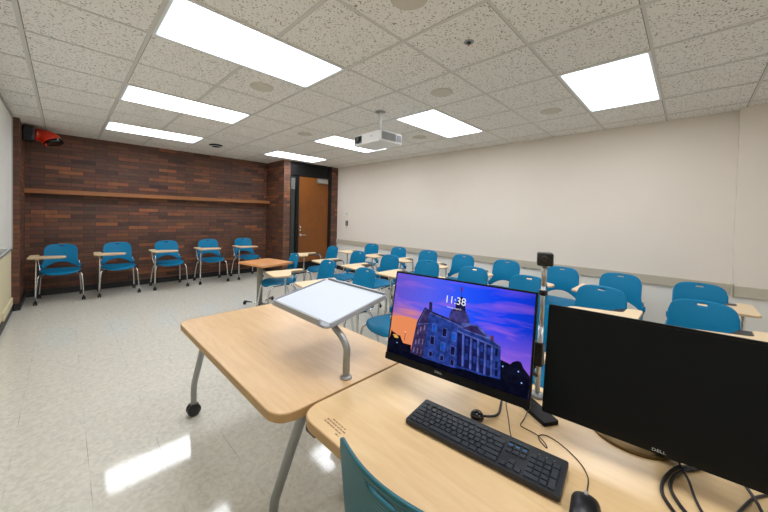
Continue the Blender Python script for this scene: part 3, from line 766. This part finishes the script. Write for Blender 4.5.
# ------------------------------------------------------------------ monitors
def flip(o, u, v):
    """screen frame: x right, y up, z towards the viewer"""
    u = Vector(u).normalized(); v = Vector(v); v = (v - u * v.dot(u)).normalized(); n = u.cross(-v)
    return frame(o, u, -v, n)
ZT = .7402
O1 = Vector((1.791, -1.793, -.231 + FZ)); m1 = flip(O1, (.1316, -.9913, -.0007), (-.184, -.0238, -.9826))
b1 = Vector((2.02, -2.09, ZT))
t = empty('desktop_monitor', b1, 0, 'black monitor with a lit blue and purple lock screen showing the time', 'monitor')
R1 = Matrix.Translation(-b1) @ m1
b = MB(); b.prism(rrect(0, -.350, .540, 0, .004), -.016, 0, mtx=R1, bev=.0015)
b.prism(rrect(.03, -.33, .51, -.02, .03), -.040, -.0158, mtx=R1, bev=.01); b.build('housing', M['monitor_black'], t)
b = MB(); b.prism(rrect(0, -.350, .540, -.324, .003), .0002, .005, mtx=R1, bev=.001); b.build('chin', M['monitor_black'], t)
def scr_mat():
    m = bpy.data.materials.new('lit_sky_screen'); m.use_nodes = True
    nt = m.node_tree; nt.nodes.clear(); L = nt.links
    out = nt.nodes.new('ShaderNodeOutputMaterial'); em = nt.nodes.new('ShaderNodeEmission')
    uv = nt.nodes.new('ShaderNodeUVMap'); uv.uv_map = 'UVMap'; sp = nt.nodes.new('ShaderNodeSeparateXYZ'); L.new(uv.outputs[0], sp.inputs[0])
    mp = nt.nodes.new('ShaderNodeMapping'); mp.inputs['Scale'].default_value = (1.6, 5.5, 1); mp.inputs['Rotation'].default_value = (0, 0, .25)
    L.new(uv.outputs[0], mp.inputs['Vector'])
    n = nt.nodes.new('ShaderNodeTexNoise'); n.inputs['Scale'].default_value = 1.7; n.inputs['Detail'].default_value = 4; n.inputs['Distortion'].default_value = .5
    L.new(mp.outputs[0], n.inputs['Vector'])
    # horizontal ramp: violet left -> deep blue right
    r1 = nt.nodes.new('ShaderNodeValToRGB'); e = r1.color_ramp.elements
    e[0].position = 0; e[0].color = (*S(104, 84, 204), 1); e[1].position = 1; e[1].color = (*S(16, 52, 200), 1)
    for p, c in ((.3, S(88, 96, 236)), (.55, S(40, 86, 250)), (.8, S(18, 64, 238))):
        q = e.new(p); q.color = (*c, 1)
    L.new(sp.outputs['X'], r1.inputs['Fac'])
    # pink clouds by noise
    r2 = nt.nodes.new('ShaderNodeValToRGB'); r2.color_ramp.elements[0].position = .50; r2.color_ramp.elements[1].position = .72
    L.new(n.outputs['Fac'], r2.inputs['Fac'])
    my = nt.nodes.new('ShaderNodeMapRange'); my.inputs['From Min'].default_value = 1; my.inputs['From Max'].default_value = .25; my.inputs['To Min'].default_value = .25; my.inputs['To Max'].default_value = .95
    L.new(sp.outputs['Y'], my.inputs['Value'])
    mm = nt.nodes.new('ShaderNodeMath'); mm.operation = 'MULTIPLY'; L.new(r2.outputs['Color'], mm.inputs[0]); L.new(my.outputs['Result'], mm.inputs[1])
    mx = nt.nodes.new('ShaderNodeMix'); mx.data_type = 'RGBA'; mx.inputs['B'].default_value = (*S(182, 112, 214), 1)
    L.new(mm.outputs[0], mx.inputs['Factor']); L.new(r1.outputs['Color'], mx.inputs['A'])
    # orange sunset, lower left
    d = nt.nodes.new('ShaderNodeVectorMath'); d.operation = 'DISTANCE'; d.inputs[1].default_value = (.12, .28, 0); L.new(uv.outputs[0], d.inputs[0])
    dd = nt.nodes.new('ShaderNodeMath'); dd.operation = 'MULTIPLY_ADD'; dd.inputs[1].default_value = -.35; L.new(n.outputs['Fac'], dd.inputs[0]); L.new(d.outputs['Value'], dd.inputs[2])
    r3 = nt.nodes.new('ShaderNodeValToRGB'); e = r3.color_ramp.elements
    e[0].position = -.0; e[0].color = (1, 1, 1, 1); e[1].position = .16; e[1].color = (0, 0, 0, 1); L.new(dd.outputs[0], r3.inputs['Fac'])
    mo = nt.nodes.new('ShaderNodeMix'); mo.data_type = 'RGBA'; mo.inputs['B'].default_value = (*S(232, 140, 92), 1)
    L.new(r3.outputs['Color'], mo.inputs['Factor']); L.new(mx.outputs['Result'], mo.inputs['A'])
    # pink-violet near the lower right horizon
    d2 = nt.nodes.new('ShaderNodeMapRange'); d2.inputs['From Min'].default_value = .62; d2.inputs['From Max'].default_value = .30; L.new(sp.outputs['Y'], d2.inputs['Value'])
    gx = nt.nodes.new('ShaderNodeMapRange'); gx.inputs['From Min'].default_value = .5; gx.inputs['From Max'].default_value = .8; L.new(sp.outputs['X'], gx.inputs['Value'])
    m4 = nt.nodes.new('ShaderNodeMath'); m4.operation = 'MULTIPLY'; L.new(d2.outputs['Result'], m4.inputs[0]); L.new(gx.outputs['Result'], m4.inputs[1])
    m5 = nt.nodes.new('ShaderNodeMath'); m5.operation = 'MULTIPLY'; m5.inputs[1].default_value = .75; L.new(m4.outputs[0], m5.inputs[0])
    mz = nt.nodes.new('ShaderNodeMix'); mz.data_type = 'RGBA'; mz.inputs['B'].default_value = (*S(140, 96, 216), 1)
    L.new(m5.outputs[0], mz.inputs['Factor']); L.new(mo.outputs['Result'], mz.inputs['A'])
    L.new(mz.outputs['Result'], em.inputs['Color']); em.inputs['Strength'].default_value = 1.0
    L.new(em.outputs[0], out.inputs[0]); return m
SM = scr_mat()
bm = bmesh.new(); uvl = bm.loops.layers.uv.new('UVMap')
sx0, sx1, sy0, sy1 = .006, .534, -.322, -.006
vs = [bm.verts.new(R1 @ Vector(p)) for p in ((sx0, sy0, .0006), (sx1, sy0, .0006), (sx1, sy1, .0006), (sx0, sy1, .0006))]
f = bm.faces.new(vs)
for l, q in zip(f.loops, ((0, 0), (1, 0), (1, 1), (0, 1))): l[uvl].uv = q
me = bpy.data.meshes.new('screen'); bm.to_mesh(me); bm.free(); me.materials.append(SM)
screen = bpy.data.objects.new('screen', me); COL.objects.link(screen); screen.parent = t
E = {}
def em_(name, c, s=1.0):
    if name not in E:
        m = emis('screen_' + name, S(*c), s); E[name] = m
        if name not in ('text',) and not name.startswith('lamp'):
            nt = m.node_tree; e_ = next(n for n in nt.nodes if n.type == 'EMISSION')
            tc = nt.nodes.new('ShaderNodeTexCoord'); n_ = nt.nodes.new('ShaderNodeTexNoise'); n_.inputs['Scale'].default_value = 55; n_.inputs['Detail'].default_value = 5
            nt.links.new(tc.outputs['Object'], n_.inputs['Vector'])
            mr_ = nt.nodes.new('ShaderNodeMapRange'); mr_.inputs['From Min'].default_value = .3; mr_.inputs['From Max'].default_value = .7
            mr_.inputs['To Min'].default_value = .45 * s; mr_.inputs['To Max'].default_value = 1.35 * s
            nt.links.new(n_.outputs['Fac'], mr_.inputs['Value']); nt.links.new(mr_.outputs['Result'], e_.inputs[1])
    return E[name]
def spoly(b, m, pts, h):
    b.use(m); b.poly([R1 @ Vector((max(sx0, min(sx1, x)), max(sy0, min(sy1, -y)), h)) for x, y in pts])
b = MB()
spoly(b, em_('trees', (14, 16, 34)), [(.006, .2715), (.012, .236), (.020, .242), (.0322, .2447), (.044, .250), (.056, .2487), (.064, .262), (.0736, .2731), (.11, .2716), (.1125, .302), (.006, .322)], .0010)
spoly(b, em_('glow', (235, 176, 84)), [(.020, .252), (.034, .248), (.050, .256), (.046, .262), (.030, .262)], .0012)
spoly(b, em_('trees', (14, 16, 34)), [(.4436, .2309), (.4582, .2332), (.4745, .2362), (.482, .227), (.4893, .223), (.498, .2195), (.5065, .2218), (.515, .2368), (.5247, .2462), (.534, .2551), (.534, .3025), (.4495, .3076)], .0010)
side = em_('side', (58, 48, 92)); front = em_('front', (40, 62, 142)); dk = em_('dark', (24, 30, 84)); lt = em_('light', (84, 96, 172)); rf = em_('roof', (44, 42, 88)); wn = em_('window', (20, 24, 66)); wl = em_('winlit', (30, 88, 200))
spoly(b, side, [(.1233, .1813), (.1501, .1213), (.1757, .1304), (.1758, .1721), (.1653, .3057), (.1105, .301)], .0010)
spoly(b, front, [(.1725, .1264), (.2516, .1421), (.2966, .1499), (.3322, .1591), (.4274, .1839), (.4416, .1922), (.4484, .294), (.1653, .3057)], .0011)
spoly(b, rf, [(.1233, .1813), (.1501, .1213), (.1525, .1205), (.1280, .1830)], .0013)
spoly(b, lt, [(.1290, .1830), (.1535, .1270), (.1550, .1280), (.1305, .1850)], .0013)
spoly(b, lt, [(.1240, .1880), (.1745, .1745), (.1743, .1775), (.1238, .1910)], .0013)
spoly(b, rf, [(.1501, .1190), (.1757, .1290), (.2516, .1400), (.289, .148), (.289, .1535), (.1757, .1345), (.1510, .1215)], .0014)
spoly(b, lt, [(.1757, .1345), (.289, .1535), (.289, .1570), (.1755, .1380)], .0014)
spoly(b, em_('cupola', (64, 60, 122)), [(.2501, .1439), (.2582, .1079), (.2775, .0997), (.315, .104), (.3312, .1351), (.3276, .1516), (.2966, .1499)], .0012)
spoly(b, side, [(.2582, .1079), (.2775, .0997), (.315, .104), (.317, .108), (.2590, .1110)], .0014)
spoly(b, em_('drum', (36, 30, 58)), [(.2728, .1006), (.2738, .0811), (.2804, .068), (.2872, .0578), (.2949, .055), (.3021, .0641), (.3069, .0794), (.3125, .1031)], .0012)
for k in range(4): spoly(b, dk, [(.2775 + k * .008, .082), (.2810 + k * .008, .082), (.2810 + k * .008, .0975), (.2775 + k * .008, .0975)], .0014)
spoly(b, dk, [(.2897, .1797), (.4185, .1982), (.4235, .2903), (.2992, .291)], .0012)
spoly(b, lt, [(.2869, .155), (.309, .1558), (.4092, .1718), (.4412, .1883), (.4408, .199), (.2897, .1797)], .0013)
spoly(b, front, [(.2890, .163), (.310, .1645), (.4085, .178), (.4405, .1925), (.4400, .1955), (.2897, .174)], .0014)
spoly(b, lt, [(.3005, .1614), (.3038, .144), (.3378, .1401), (.3601, .1414), (.407, .1703), (.3994, .1776), (.3102, .167)], .0015)
spoly(b, em_('tympanum', (52, 44, 96)), [(.3110, .1600), (.3390, .1450), (.3560, .1465), (.394, .1715), (.3102, .1640)], .0016)
for (x0, y0), (x1, y1) in zip([(.3129, .1798), (.3421, .1841), (.3674, .1876), (.3921, .1913), (.4147, .1949)], [(.3218, .2878), (.3489, .29), (.375, .2908), (.3982, .291), (.4201, .2901)]):
    spoly(b, lt, [(x0 - .0042, y0), (x0 + .0042, y0), (x1 + .0046, y1), (x1 - .0046, y1)], .0015)
    spoly(b, front, [(x0 + .0012, y0), (x0 + .0042, y0), (x1 + .0046, y1), (x1 + .0014, y1)], .0016)
for (x, y) in ((.328, .205), (.357, .208), (.381, .211), (.405, .214), (.331, .252), (.360, .254), (.384, .254), (.407, .254)):
    spoly(b, em_('win_mid', (36, 58, 140)), [(x - .005, y - .010), (x + .005, y - .010), (x + .0055, y + .012), (x - .0045, y + .012)], .0014)
for r, row in enumerate(([(.1996, .1859), (.2419, .1925), (.2792, .1989)], [(.1968, .2318), (.2406, .2429), (.28, .2469)], [(.1954, .2808), (.2413, .2827), (.2822, .2868)])):
    for i, (x, y) in enumerate(row):
        w, h = (.0075, .014) if r < 2 else (.006, .009)
        spoly(b, lt, [(x - w - .002, y - h - .002), (x + w + .002, y - h - .0005), (x + w + .002, y + h + .002), (x - w - .002, y + h + .002)], .0013)
        spoly(b, wl if (r + i) % 2 == 0 and r < 2 else wn, [(x - w, y - h), (x + w, y - h + .0015), (x + w, y + h), (x - w, y + h)], .0014)
for x, y in ((.4295, .212), (.4325, .250), (.4345, .275)):
    spoly(b, wn, [(x - .004, y - .010), (x + .004, y - .010), (x + .004, y + .010), (x - .004, y + .010)], .0013)
for x, y in [(.1587, .1954), (.1431, .2055), (.1329, .2162), (.1571, .248), (.1416, .250), (.1289, .255), (.155, .286), (.140, .285), (.124, .285)]:
    spoly(b, em_('sidewin', (112, 98, 136)), [(x - .0028, y - .009), (x + .0028, y - .010), (x + .0028, y + .008), (x - .0028, y + .009)], .0013)
spoly(b, rf, [(.169, .1291), (.1667, .0962), (.1793, .097), (.1832, .1303)], .0015); spoly(b, em_('brick', (108, 60, 92)), [(.4062, .1759), (.4056, .1625), (.4153, .1629), (.4183, .1809)], .0015)
spoly(b, em_('ground', (10, 12, 30)), [(.006, .3149), (.06, .306), (.1139, .2986), (.17, .303), (.23, .303), (.2863, .3018), (.33, .296), (.38, .297), (.448, .2903), (.5, .289), (.534, .286), (.534, .3226), (.006, .3226)], .0017)
spoly(b, rf, [(.2878, .022), (.2893, .022), (.2935, .0565), (.2920, .0565)], .0014)
spoly(b, em_('flag', (120, 40, 130)), [(.2845, .0225), (.2922, .0211), (.2951, .0357), (.2880, .0370)], .0015)
for (x, y, r, c) in ((.453, .2489, .0022, (150, 190, 255)), (.5007, .2504, .0022, (160, 196, 255)), (.5122, .2809, .0022, (190, 200, 255)), (.0778, .2298, .0022, (255, 236, 190)), (.0457, .2786, .002, (170, 190, 240))):
    spoly(b, em_('lamp%d' % c[2], c, 1.2), [(x + r * math.cos(k * PI / 4), y + r * math.sin(k * PI / 4)) for k in range(8)], .0019)
spoly(b, wn, [(.0768, .232), (.0788, .232), (.0788, .262), (.0768, .262)], .0013)
b.build('building_picture', None, screen)
wt = em_('text', (235, 240, 255))
text_mesh('clock_text', '11:38', .0375, R1 @ Matrix.Translation((.2700, -.0745, .0022)), wt, screen, ext=.0001)
text_mesh('date_text', 'Thursday, August 21', .0068, R1 @ Matrix.Translation((.2690, -.1010, .0022)), wt, screen, ext=.0001)
text_mesh('logo', 'DELL', .0095, R1 @ Matrix.Translation((.236, -.3345, .0054)), M['logo'], t, sx=1.4)
# stand: riser, arm and a two-legged foot
b = MB(); b.box(.01, -.02, .012, .045, .03, .34, bev=.004)
cb = R1 @ Vector((.27, -.17, -.038)); b.tube([(.03, .005, .30), (cb.x + .02, cb.y, cb.z), (cb.x, cb.y, cb.z)], .022, 12, sub=2); b.build('stand_riser', M['monitor_black'], t)
foot = fillet([(-.105, -.255), (-.055, -.285), (.06, -.11), (.07, .08), (.02, .12), (.0, .05), (-.005, -.09)], [.006, .006, .02, .02, .02, .02, .02], 3)
b = MB(); b.prism(foot, .0, .014, bev=.002); b.build('stand_base', M['monitor_black'], t)

O2 = Vector((1.9243, -2.343, -.2759 + FZ)); m2 = flip(O2, (.0988, -.9951, 0), (-.1562, -.0165, -.9876))
b2_ = Vector((2.03, -2.62, ZT))
t = empty('desktop_monitor', b2_, 0, 'large black monitor with a dark blank screen at the right edge', 'monitor')
R2 = Matrix.Translation(-b2_) @ m2; W2 = .60; H2 = .333
b = MB(); b.prism(rrect(0, -H2, W2, 0, .004), -.016, 0, mtx=R2, bev=.0015); b.prism(rrect(.04, -H2 + .03, W2 - .04, -.03, .03), -.045, -.0158, mtx=R2, bev=.01); b.build('housing', M['monitor_black'], t)
b = MB(); b.prism(rrect(.007, -H2 + .020, W2 - .007, -.007, .001), .0002, .0012, mtx=R2); b.build('screen', M['screen_off'], t)
text_mesh('logo', 'DELL', .0092, R2 @ Matrix.Translation((.278, -H2 + .0080, .0006)), M['logo'], t, sx=1.4)
b = MB(); cb = R2 @ Vector((W2 / 2, -.17, -.045)); b.box(cb.x + .035, cb.y - .03, .012, cb.x + .075, cb.y + .03, cb.z + .04, bev=.006); b.box(cb.x - .004, cb.y - .03, cb.z - .03, cb.x + .04, cb.y + .03, cb.z + .03, bev=.004); b.build('stand_riser', M['monitor_black'], t)
b = MB(); b.lathe([(.10, 0), (.10, .007), (.094, .010), (.01, .012)], 48, mtx=Matrix.Translation((.03, .07, 0)) @ Matrix.Diagonal((.82, 1.0, 1, 1))); b.build('stand_base', M['base_desk_tint'], t)

# ------------------------------------------------------------------ keyboard
kx = Vector((1.705, -2.438, 0)) - Vector((1.660, -2.007, 0)); kx.normalize(); ky = Vector((-kx.y, kx.x, 0))
if ky.x < 0: ky = -ky
c_ = Vector((1.6855, -2.235, ZT)); KW, KD = .446, .134
t = empty('keyboard', c_, 0, 'black wired full-size keyboard on the desk below the lit monitor', 'keyboard')
zz = Vector((0, 0, 1)); tl = (ky + zz * .045).normalized(); kn = kx.cross(tl)
if kn.z < 0: kn = -kn
KF = frame(-kx * KW / 2 - ky * KD / 2 + zz * .006, kx, tl, kn)
b = MB(); b.prism(rrect(0, 0, KW, KD, .004), -.001, .012, mtx=KF, bev=.002); b.build('body', M['kb_body'], t)
cache = {}
def key(x, y, w, h, m=None, lift=0.):
    kk = (round(w, 4), round(h, 4), id(m))
    if kk not in cache:
        kb = MB(); x0, x1, y0, y1 = .0012, w - .0012, .0012, h - .0012; s_ = .0012
        lo = [(x0, y0), (x1, y0), (x1, y1), (x0, y1)]; hi = [(x0 + s_, y0 + s_), (x1 - s_, y0 + s_), (x1 - s_, y1 - s_), (x0 + s_, y1 - s_)]
        vl = [kb.bm.verts.new((*p, 0)) for p in lo]; vh = [kb.bm.verts.new((*p, .0040)) for p in hi]
        kb._f(vl[::-1]); kb._f(vh)
        for i in range(4): kb._f([vl[i], vl[(i + 1) % 4], vh[(i + 1) % 4], vh[i]])
        if m is M['key_blue']:
            kb.mats = []; kb.use(M['key']); kb.use(M['key_blue']); kb.mi = 1
            kb.box(x0 + .003, y0 + .008, .0040, x1 - .004, y1 - .003, .0044)
        else:
            kb.use(M['key'])
        o = kb.build('key', None, t)
        cache[kk] = o
    else:
        o = cache[kk].copy(); COL.objects.link(o); o.parent = t
    o.matrix_basis = KF @ Matrix.Translation((x, y, .0122))
    return o
u = .0188; yb = .008
rows = [  # y index, list of widths (negative = gap)
    (0, [1.25, 1.25, 1.25, 5.75, 1.25, 1.25, 1.25, 1.75]),
    (1, [2.25] + [1] * 10 + [2.75 - .0]),
    (2, [1.75] + [1] * 11 + [2.25]),
    (3, [1.5] + [1] * 12 + [1.5]),
    (4, [1] * 13 + [2]),
]
for r, ws in rows:
    x = .009; tot = sum(ws); k_ = 15 / tot
    for w in ws:
        key(x, yb + r * u, w * u * k_, u); x += w * u * k_
xf = [0, 1.55, 2.55, 3.55, 4.55, 5.8, 6.8, 7.8, 8.8, 10.05, 11.0, 12.0, 13.0]
for i, q in enumerate(xf): key(.009 + q * u, yb + 5 * u + .004, .95 * u if i else 1.0 * u, .6 * u)
xn = .009 + 15.3 * u
for i in range(3):
    key(xn + i * u, yb + 5 * u + .004, u, .6 * u); key(xn + i * u, yb + 4 * u, u, u, M['key_blue'] if True else None); key(xn + i * u, yb + 3 * u, u, u); key(xn + i * u, yb, u, u)
key(xn + u, yb + u, u, u)
xp = xn + 3.3 * u
for r in range(1, 4):
    for i in range(3): key(xp + i * u, yb + r * u, u, u)
for i in range(4): key(xp + i * u, yb + 4 * u, u, u)
key(xp, yb, 2 * u, u); key(xp + 2 * u, yb, u, u); key(xp + 3 * u, yb, u, 2 * u); key(xp + 3 * u, yb + 2 * u, u, 2 * u)
b = MB()
for i in range(3): b.box(xp + (i + .9) * u, yb + 5 * u + .009, .0121, xp + (i + .9) * u + .003, yb + 5 * u + .012, .0123, mtx=KF)
b.build('indicator_lights', M['legend'], t)
CZ = .7425
def cable(name, pts, r, label, m=None, cat='cable', sub=6):
    b = MB(); b.tube([(p[0], p[1], p[2] if len(p) > 2 else max(CZ, ZT + r + .0004)) for p in pts], r, 8, sub=sub); return tag(b.build(name, m or M['cable']), label, cat)
cable('keyboard_cable', [(1.768, -2.300, .7535), (1.79, -2.288, .7425), (1.813, -2.274), (1.88, -2.24), (1.946, -2.205), (1.995, -2.19)], .0014, 'thin black keyboard cable running back under the lit monitor')
cable('mouse_cable', [(1.71, -2.503, .752), (1.735, -2.501, .744), (1.783, -2.493), (1.825, -2.466), (1.861, -2.416), (1.876, -2.368), (1.860, -2.347), (1.837, -2.356), (1.818, -2.382), (1.832, -2.372, .7455), (1.852, -2.342, .7455), (1.860, -2.31), (1.866, -2.287), (1.905, -2.283), (1.950, -2.284, .757), (2.0, -2.285, .757)], .0014, 'thin black looping mouse cable between mouse and monitors')
# mouse
t = empty('computer_mouse', (1.655, -2.513, ZT), 0, 'black wired mouse at the bottom edge, right of the keyboard', 'mouse')
bm = bmesh.new(); g = []; NU, NV = 18, 12; md = Vector((.985, .17, 0)).normalized(); ms = Vector((-md.y, md.x, 0))
for i in range(NU + 1):
    a = -1 + 2 * i / NU; row = []
    hw = .031 * (1 - abs(a) ** 5) ** .5 * (1 - .04 * a) if abs(a) < 1 else .002
    hw = max(hw, .012)
    for j in range(NV + 1):
        th = PI * j / NV
        h = .036 * (1 - .25 * (a + .15) ** 2) * max(.05, (1 - abs(a) ** 4)) ** .5
        p = md * (a * .056) + ms * (math.cos(th) * hw) + zz * (h * math.sin(th) ** .6 if 0 < j < NV else 0)
        row.append(bm.verts.new(p))
    g.append(row)
for i in range(NU):
    for j in range(NV): f = bm.faces.new([g[i][j], g[i + 1][j], g[i + 1][j + 1], g[i][j + 1]]); f.smooth = True
bm.faces.new(g[0]); bm.faces.new(g[-1][::-1])
bm.faces.new([g[i][0] for i in range(NU, -1, -1)] + [g[i][NV] for i in range(NU + 1)])
bm_obj('body', bm, M['plastic_black'], t)
b = MB(); mm_ = frame(md * .030 + zz * .0295, ms, md, zz); b.lathe([(.004, -.0035), (.007, -.003), (.007, .003), (.004, .0035)], 16, mtx=mm_ @ Matrix.Rotation(PI / 2, 4, 'Y')); b.build('scroll_wheel', M['grey_plastic'], t)
# small round microphone
t = empty('desk_microphone', (1.786, -2.174, ZT), 0, 'small round black microphone puck on a short bent neck under the lit monitor', 'microphone')
b = MB(); b.lathe([(.014, 0), (.020, .004), (.0225, .012), (.021, .022), (.014, .030), (.004, .033)], 24); b.build('head', M['lens_dark'], t)
b = MB(); b.tube([(.012, -.006, .014), (.045, -.030, .008), (.075, -.040, .008), (.12, -.028, .010), (.165, -.012, .006)], .0042, 8); b.build('neck', M['plastic_black'], t)
# coiled cables at the right
cable('video_cable', [(2.06, -2.70, .748), (2.035, -2.690), (1.999, -2.660), (1.936, -2.640), (1.877, -2.634), (1.837, -2.645), (1.79, -2.68), (1.75, -2.76)], .0042, 'thick black cable, outermost loop of the coil under the black monitor')
cable('power_cable', [(2.07, -2.72, .748), (2.035, -2.702), (2.0, -2.675), (1.95, -2.655), (1.90, -2.650), (1.86, -2.662), (1.82, -2.69), (1.77, -2.77)], .0042, 'thick black cable, inner loop of the coil under the black monitor')
cable('usb_cable', [(2.07, -2.68, .756), (2.010, -2.664, .756), (1.95, -2.682, .754), (1.90, -2.695), (1.85, -2.712), (1.80, -2.75)], .0032, 'black cable running straight across the coil under the black monitor')
cable('network_cable', [(2.10, -2.86), (2.048, -2.825), (2.01, -2.800), (1.96, -2.780), (1.907, -2.765), (1.85, -2.77), (1.80, -2.80)], .0036, 'dark curved cable in the lower right corner of the photo')
cable('audio_cable', [(2.08, -2.770, .7535), (2.027, -2.788, .7535), (1.984, -2.800, .7525), (1.95, -2.812), (1.88, -2.85)], .0036, 'black cable slanting under the date area at the lower right corner')

# ------------------------------------------------------------------ small camera on a telescopic stand
p0 = Vector((2.09, -2.264, ZT)); p1 = Vector((2.030, -2.294, 1.256))
t = empty('document_camera', p0, 0, 'small black box camera on a thin chrome telescopic pole between the monitors', 'camera')
d = p1 - p0
b = MB(); b.lathe([(.028, 0), (.028, .008), (.018, .013), (.010, .016)], 24); b.build('base', M['silver'], t)
b = MB(); b.tube([(0, 0, .01), tuple(d * .55)], .0095, 12, sub=1); b.tube([tuple(d * .55), tuple(d * .85)], .0075, 12, sub=1); b.tube([tuple(d * .85), tuple(d)], .0095, 12, sub=1); b.build('pole', M['silver_pole'], t)
q = d * .80; b = MB(); b.lathe([(.013, -.010), (.015, -.006), (.015, .006), (.013, .010)], 16, mtx=Matrix.Translation(q)); b.build('collar', M['plastic_black'], t)
q = d * .36; b = MB(); b.box(q.x - .02, q.y - .015, q.z - .055, q.x + .012, q.y + .02, q.z + .035, bev=.006); b.tube([(q.x, q.y, q.z - .04), (q.x - .02, q.y + .02, q.z - .075), (q.x + .005, q.y + .01, q.z - .10)], .007, 8); b.build('clamp', M['plastic_black'], t)
b = MB(); hm = Matrix.Translation(d + Vector((0, 0, .021))) @ Matrix.Rotation(math.radians(20), 4, 'Z'); b.box(-.026, -.026, -.023, .026, .026, .023, mtx=hm, bev=.005); hd = b.build('camera_head', M['plastic_black'], t)
b = MB(); b.lathe([(.013, 0), (.013, .003), (.009, .004), (.003, .002)], 20, mtx=hm @ Matrix.Translation((-.026, .004, .002)) @ Matrix.Rotation(-PI / 2, 4, 'Y')); b.build('lens', M['lens_dark'], hd)

# ------------------------------------------------------------------ world and view
w = bpy.data.worlds.new('world'); sc.world = w; w.use_nodes = True
w.node_tree.nodes['Background'].inputs[0].default_value = (.05, .05, .05, 1)
sc.view_settings.view_transform = 'Standard'; sc.view_settings.look = 'None'; sc.view_settings.gamma = 1; sc.view_settings.use_curve_mapping = False
sc.view_settings.exposure = 0.0
